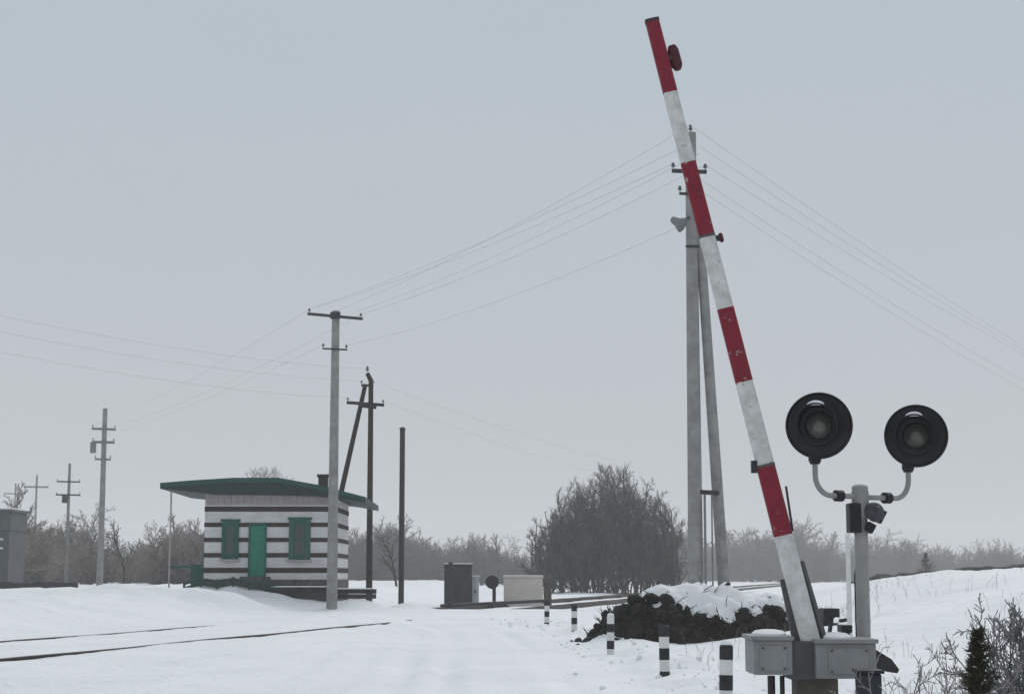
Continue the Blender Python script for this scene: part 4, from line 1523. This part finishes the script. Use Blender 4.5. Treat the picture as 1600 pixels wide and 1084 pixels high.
p = P(1384, 1035, 14.5)
tw = thing("tipped_beam", "dark tapered beam end poking from the snow right of the drive box", "beam", p)
MB().tube([p + Vector((-0.14, 0.0, 0.05)), p + Vector((0.02, 0, -0.02)), p + Vector((0.10, 0, -0.07))], [0.085, 0.06, 0.02], 6).build("beam", SLEEPER, tw)
MB().tube([p + Vector((-0.12, 0.02, -0.02)), Vector((p.x - 0.12, p.y + 0.05, Hz(p.x, p.y) - 0.1))], 0.05, 6).build("stake", SLEEPER, tw)

# thin pale marker post behind the mast
p = P(1326, 905, 30.0)
mp_ = thing("marker_post", "thin pale marker post in the snow behind the signal mast", "post", (p.x, p.y, Hz(p.x, p.y)))
zt = P(1326, 836, 30.0).z
MB().tube([(p.x, p.y, Hz(p.x, p.y) - 0.2), (p.x, p.y, zt)], [0.045, 0.04], 10).build("post", BW, mp_, smooth=True)
MB().lathe([(0.045, 0), (0.045, 0.02), (0.02, 0.04)], Matrix.Translation((p.x, p.y, zt)), 10).build("cap", BW, mp_)


# ------------------------------------------------------------------ near shrubs on the right
def shrub(name, label, px, d, h, stems, lean, seed, mats, rmin=0.0022, r0=0.007, kids=(7, 5), dz=0.0, lev=3, group=None):
    rng = random.Random(seed)
    g = grow(rng, stems, lean, h, lev, kids, (6, 4, 3), 0.42, r0, base=0.2, up=0.2, jit=0.2, rmin=rmin)
    p = P(px, 905, d)
    loc = (p.x, d, Hz(p.x, d) + dz)
    root = thing(name, label, "shrub", loc, group)
    v, f = seg_mesh(seg_array(g[0]), 5)
    link("stems", np_mesh("stems", v, f, mats[0]), root)
    v, f = seg_mesh(seg_array(sum(g[1:], [])), 3)
    link("twigs", np_mesh("twigs", v, f, mats[1]), root)
    return root


STEM = mat("shrub_stem", (0.06, 0.05, 0.045), 0.9, (0.14, 0.12, 0.11), 10.0)
GR = "frosted shrubs by the road"
shrub("frosted_shrub", "frosted leafless shrub just right of the drive box", 1440, 11.0, 1.02, 16, 0.75, 21, (FROST, FROST_PALE), kids=(8, 5), rmin=0.003, group=GR)
shrub("frosted_shrub", "low frosted twiggy shrub left of the dark juniper", 1482, 9.6, 0.74, 16, 0.85, 22, (STEM, FROST_PALE), kids=(8, 5), rmin=0.003, group=GR)
shrub("frosted_shrub", "pale frosted shrub right of the dark juniper", 1572, 10.0, 0.98, 18, 0.75, 23, (STEM, FROST_PALE), kids=(8, 6), rmin=0.003, group=GR)
shrub("frosted_shrub", "taller brownish leafless bush at the right edge", 1618, 15.0, 1.42, 30, 0.6, 24, (STEM, FROST), kids=(11, 9), rmin=0.005, group=GR)
shrub("weed_clump", "dry brown weed clump at the foot of the dark juniper", 1545, 9.0, 0.66, 34, 0.5, 25, (STEM, TWIG_BROWN), kids=(7, 5), rmin=0.003)
p = P(1524, 905, 9.5)
jun = conifer("juniper", "narrow dark juniper at the bottom right", (p.x, 9.5, Hz(p.x, 9.5)), 1.03, 0.22, NEEDLE, BARK, 8, 240, 18)
jun['category'] = "shrub"

# bare dark strip along the top of the right bank
_bp = [P(1300, 922, 66), P(1345, 905, 66), P(1372, 899, 66), P(1440, 893, 68), P(1520, 887, 70), P(1600, 882, 72), P(1720, 875, 74)]
rng = random.Random(6)
bpts = []
for k in range(len(_bp) - 1):
    for m_ in range(10):
        q = _bp[k].lerp(_bp[k + 1], m_ / 10)
        q.z += 0.045 * math.sin(k * 10 + m_) * math.sin(0.37 * (k * 10 + m_)) + rng.uniform(-0.03, 0.03)
        bpts.append(q)
sb = MB()
vv, ff = [], []
for k, q in enumerate(bpts):
    g_ = Hz(q.x, q.y) - 0.2
    vv += [(q.x, q.y - 1.0, g_), (q.x, q.y - 0.25, q.z), (q.x, q.y + 0.25, q.z + 0.02), (q.x, q.y + 1.2, g_)]
for k in range(len(bpts) - 1):
    for m_ in range(3):
        ff.append((k * 4 + m_, k * 4 + 4 + m_, k * 4 + 5 + m_, k * 4 + 1 + m_))
sb.add(vv, ff)
o = sb.build("embankment", mat("bare_bank", (0.055, 0.048, 0.046), 0.95, (0.11, 0.10, 0.095), 1.2, bump=0.06, bscale=5))
tag(o, "bare dark embankment strip above the right-hand snow slope", None, None, "structure")

# crumbs of ploughed snow along the road edge
rng = random.Random(31)
lv, lf = [], []
ICO = [(0, 0, 1), (0.89, 0, 0.45), (0.28, 0.85, 0.45), (-0.72, 0.53, 0.45), (-0.72, -0.53, 0.45), (0.28, -0.85, 0.45), (0.72, 0.53, -0.45), (-0.28, 0.85, -0.45), (-0.89, 0, -0.45), (-0.28, -0.85, -0.45), (0.72, -0.53, -0.45), (0, 0, -1)]
ICF = [(0, 1, 2), (0, 2, 3), (0, 3, 4), (0, 4, 5), (0, 5, 1), (1, 6, 2), (2, 7, 3), (3, 8, 4), (4, 9, 5), (5, 10, 1), (2, 6, 7), (3, 7, 8), (4, 8, 9), (5, 9, 10), (1, 10, 6), (11, 7, 6), (11, 8, 7), (11, 9, 8), (11, 10, 9), (11, 6, 10)]
for k in range(420):
    y = 12 + 44 * rng.random() ** 1.2
    x = float(np.interp(y, ROAD[:, 1], ROAD[:, 0])) + rng.gauss(0.3, 0.55) 
    z = Hz(x, y)
    s_ = 0.010 + 0.045 * rng.random() ** 3
    off_ = len(lv)
    for (a, b, c) in ICO:
        j_ = rng.uniform(0.7, 1.25) * s_
        lv.append((x + a * j_, y + b * j_, z + 0.2 * s_ + c * j_ * 0.8))
    lf += [(a + off_, b + off_, c + off_) for a, b, c in ICF]
o = link("snow_crumbs", np_mesh("snow_crumbs", lv, lf, SNOW, False))
tag(o, "crumbs of ploughed snow strewn along the road edges", "snow", None, "stuff")

# sparse dry stalks poking through the snow
rng = random.Random(77)
sg_ = []
for k in range(2600):
    y = 13 + 45 * rng.random() ** 1.3
    x = rng.uniform(2.6, 4.5 + 0.33 * y)
    if math.sin(x * 1.3 + 2 * math.sin(y * 0.45)) + rng.gauss(0, 0.5) < 0.55:
        continue
    z0 = Hz(x, y)
    h_ = rng.uniform(0.08, 0.42)
    dx, dy = rng.gauss(0, 0.12), rng.gauss(0, 0.12)
    m_ = Vector((x + dx * h_, y + dy * h_, z0 + h_ * 0.6))
    e_ = m_ + Vector((dx * h_ * 1.8, dy * h_ * 1.8, h_ * 0.4))
    sg_.append((Vector((x, y, z0 - 0.05)), m_, 0.0035, 0.003))
    sg_.append((m_, e_, 0.003, 0.0018))
    for q_ in range(rng.randrange(0, 4)):
        b_ = m_.lerp(e_, rng.random())
        sg_.append((b_, b_ + Vector((rng.gauss(0, 0.04), rng.gauss(0, 0.04), 0.05)), 0.002, 0.0015))
v, f = seg_mesh(seg_array(sg_), 3)
o = link("dry_grass", np_mesh("dry_grass", v, f, mat("dry_stalks", (0.16, 0.13, 0.10), 0.95, (0.30, 0.27, 0.23), 3.0)))
tag(o, "sparse dry stalks poking through the snow on the right bank", "dry grass", None, "stuff")

# ------------------------------------------------------------------ winter haze
hz = MB().box((0, 0, 28.5), (3900, 3900, 60.0)).build("haze", bpy.data.materials.new("haze"))
hm = hz.data.materials[0]
hm.use_nodes = True
t = hm.node_tree
t.nodes.clear()
pv = t.nodes.new("ShaderNodeVolumePrincipled")
pv.inputs['Color'].default_value = (0.98, 0.96, 0.94, 1)
pv.inputs['Density'].default_value = 0.00085
pv.inputs['Anisotropy'].default_value = 0.0
mo = t.nodes.new("ShaderNodeOutputMaterial")
t.links.new(pv.outputs[0], mo.inputs['Volume'])
tag(hz, "thin even winter haze over the whole place", None, None, "stuff")
